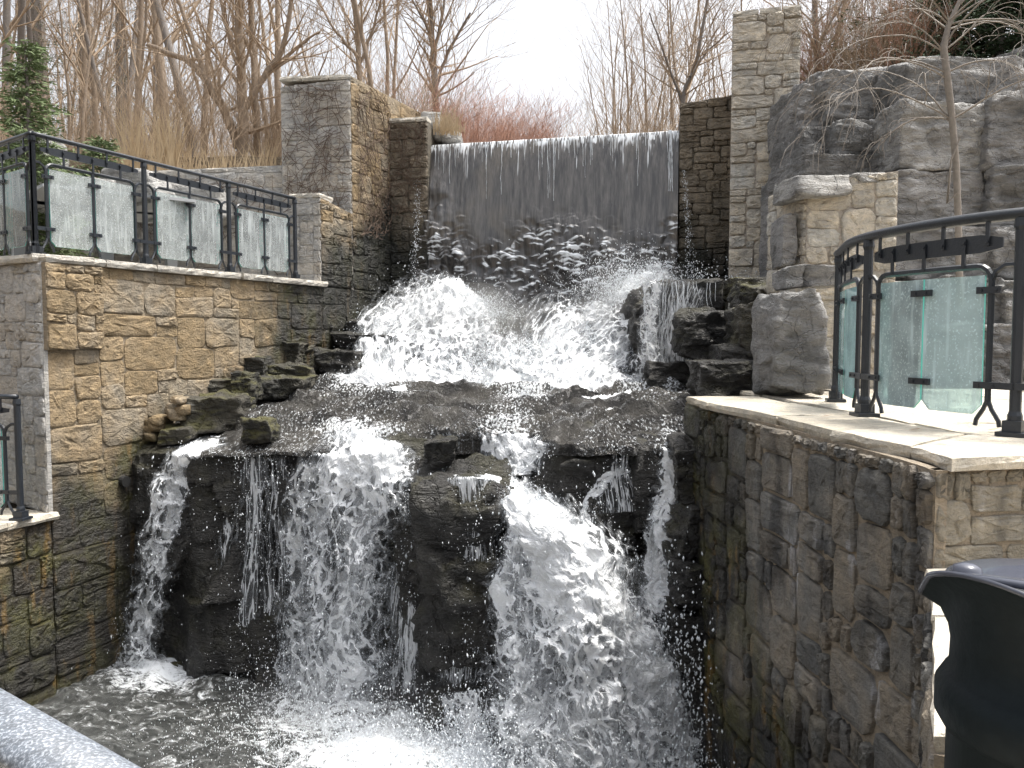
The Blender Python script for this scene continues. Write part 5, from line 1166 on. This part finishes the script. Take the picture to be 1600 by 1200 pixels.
# vines on tower, abutment, garden wall
def vines(path, s0, s1, z0, z1, n, seed, label, rr=.006):
    R3 = random.Random(seed); mb = MB()
    for k in range(n):
        s = R3.uniform(s0, s1); z = R3.uniform(z0, z1); a = R3.uniform(-.5, .9) if R3.random() < .7 else R3.uniform(1, 2); sg = R3.choice((-1, 1)); pts = []
        for i in range(R3.randint(5, 16)):
            if not (s0 < s < s1 and z0 < z < z1): break
            pts.append(path.pt(s, z, .045 + R3.uniform(-.01, .015))); a += R3.gauss(0, .28); s += sg * math.cos(a) * .07; z += math.sin(a) * .07
        if len(pts) > 2: mb.tube(pts, [rr * R3.uniform(.5, 1.1) * (1 - .6 * i / len(pts)) for i in range(len(pts))], 3, False)
    return tag(mb.obj('climbing_vine', MT['vine']), label, 'vine')
vines(fr, .02, fr.len - .02, 1.5, 3.6, 170, 1, 'bare climbing vine on the front of the tower')
vines(sd_,   .02, 1.1, 1.4, 3.65, 190, 2, 'bare climbing vine on the right side of the tower')
vines(abp, .02, abp.len - .02, 1.8, 3.25, 110, 3, 'bare climbing vine on the left abutment')
vines(gp, 3.3, gp.len - .02, .8, 2.3, 200, 4, 'bare climbing vine on the garden wall', .007)

# weeping tree in front of the rock face
wt = thing('weeping_tree', tuple(at(1500, 470, 7.2)), 'pale barked weeping tree with drooping bare branches before the rock face', 'tree')
R3 = random.Random(21); a = MB(); b = MB(); Yw = 7.2
tr = [(1500, 480, 8), (1497, 340, 7.5), (1494, 260, 7.5), (1488, 190, 7.5), (1480, 120, 8), (1474, 75, 8), (1482, 40, 6), (1500, 0, 4), (1520, -60, 3)]
a.tube([at(x, y, Yw) for x, y, r in tr], [r * .68 / F * Yw for x, y, r in tr], 9, False)
a.tube([at(x, y, Yw - .05) for x, y in ((1496, 300), (1480, 318), (1486, 250), (1500, 215))], [.008, .009, .008, .006], 6, False)
def weep(p, d, L, r, lv):
    pts = [p]; dd = d.normalized(); seg = 10; rad = [r]
    for i in range(seg):
        dd = (dd + Vector((R3.gauss(0, .10), R3.gauss(0, .10), -.26 * (i / seg + .25) + R3.gauss(0, .05)))).normalized(); pts.append(pts[-1] + dd * L / seg); rad.append(max(r * (1 - .8 * (i + 1) / seg), .0022))
    b.tube(pts, rad, 4, False)
    if lv:
        for k in range(R3.randint(3, 5)):
            i = R3.randint(2, seg - 1); ax = pts[i + 1] - pts[i]; weep(pts[i], ax.normalized() + Vector((R3.gauss(0, .7), R3.gauss(0, .5), R3.uniform(.1, .7))), L * R3.uniform(.35, .6), rad[i] * .6, lv - 1)
for k in range(20):
    x, y, _ = tr[R3.choice((4, 5, 5, 6, 7, 3))]; g = -1 if k % 2 else 1
    weep(at(x, y + R3.uniform(-8, 8), Yw), Vector((g * R3.uniform(.5, 1.1), R3.uniform(-.6, .5), R3.uniform(.25, 1.0))), R3.uniform(.7, 1.4), .009, 2)
a.obj('trunk', MT['pale_bark'], wt, True); b.obj('branches', MT['pale_bark'], wt)
# leftover leaves and driftwood
for k, (x, y, z_, lb) in enumerate(((1290, 651, ZR, 'curled dry leaf left of the front railing post'), (1430, 672, ZR, 'dry leaf on the bright terrace slabs'), (1552, 672, ZR, 'small round leaf near the right railing post'))):
    p = atz(x, y, z_ + .008); mb = MB(); mb.add([p + Vector(q) for q in ((-.035, 0, 0), (0, -.02, .006), (.035, 0, .012), (0, .02, .004))], [(0, 1, 2, 3)]); o = mb.obj('fallen_leaf', MT['wood']); tag(o, lb, 'leaf')
mb = MB(); mb.tube([at(1040, 655, 7.9), at(1060, 640, 8.0), at(1100, 636, 8.1)], .010, 5); mb.tube([at(1052, 668, 7.7), at(1062, 642, 7.95), at(1060, 628, 8.1)], .008, 5)
o = mb.obj('driftwood', MT['wood']); tag(o, 'broken brown branch caught at the right end of the ledge', 'branch')
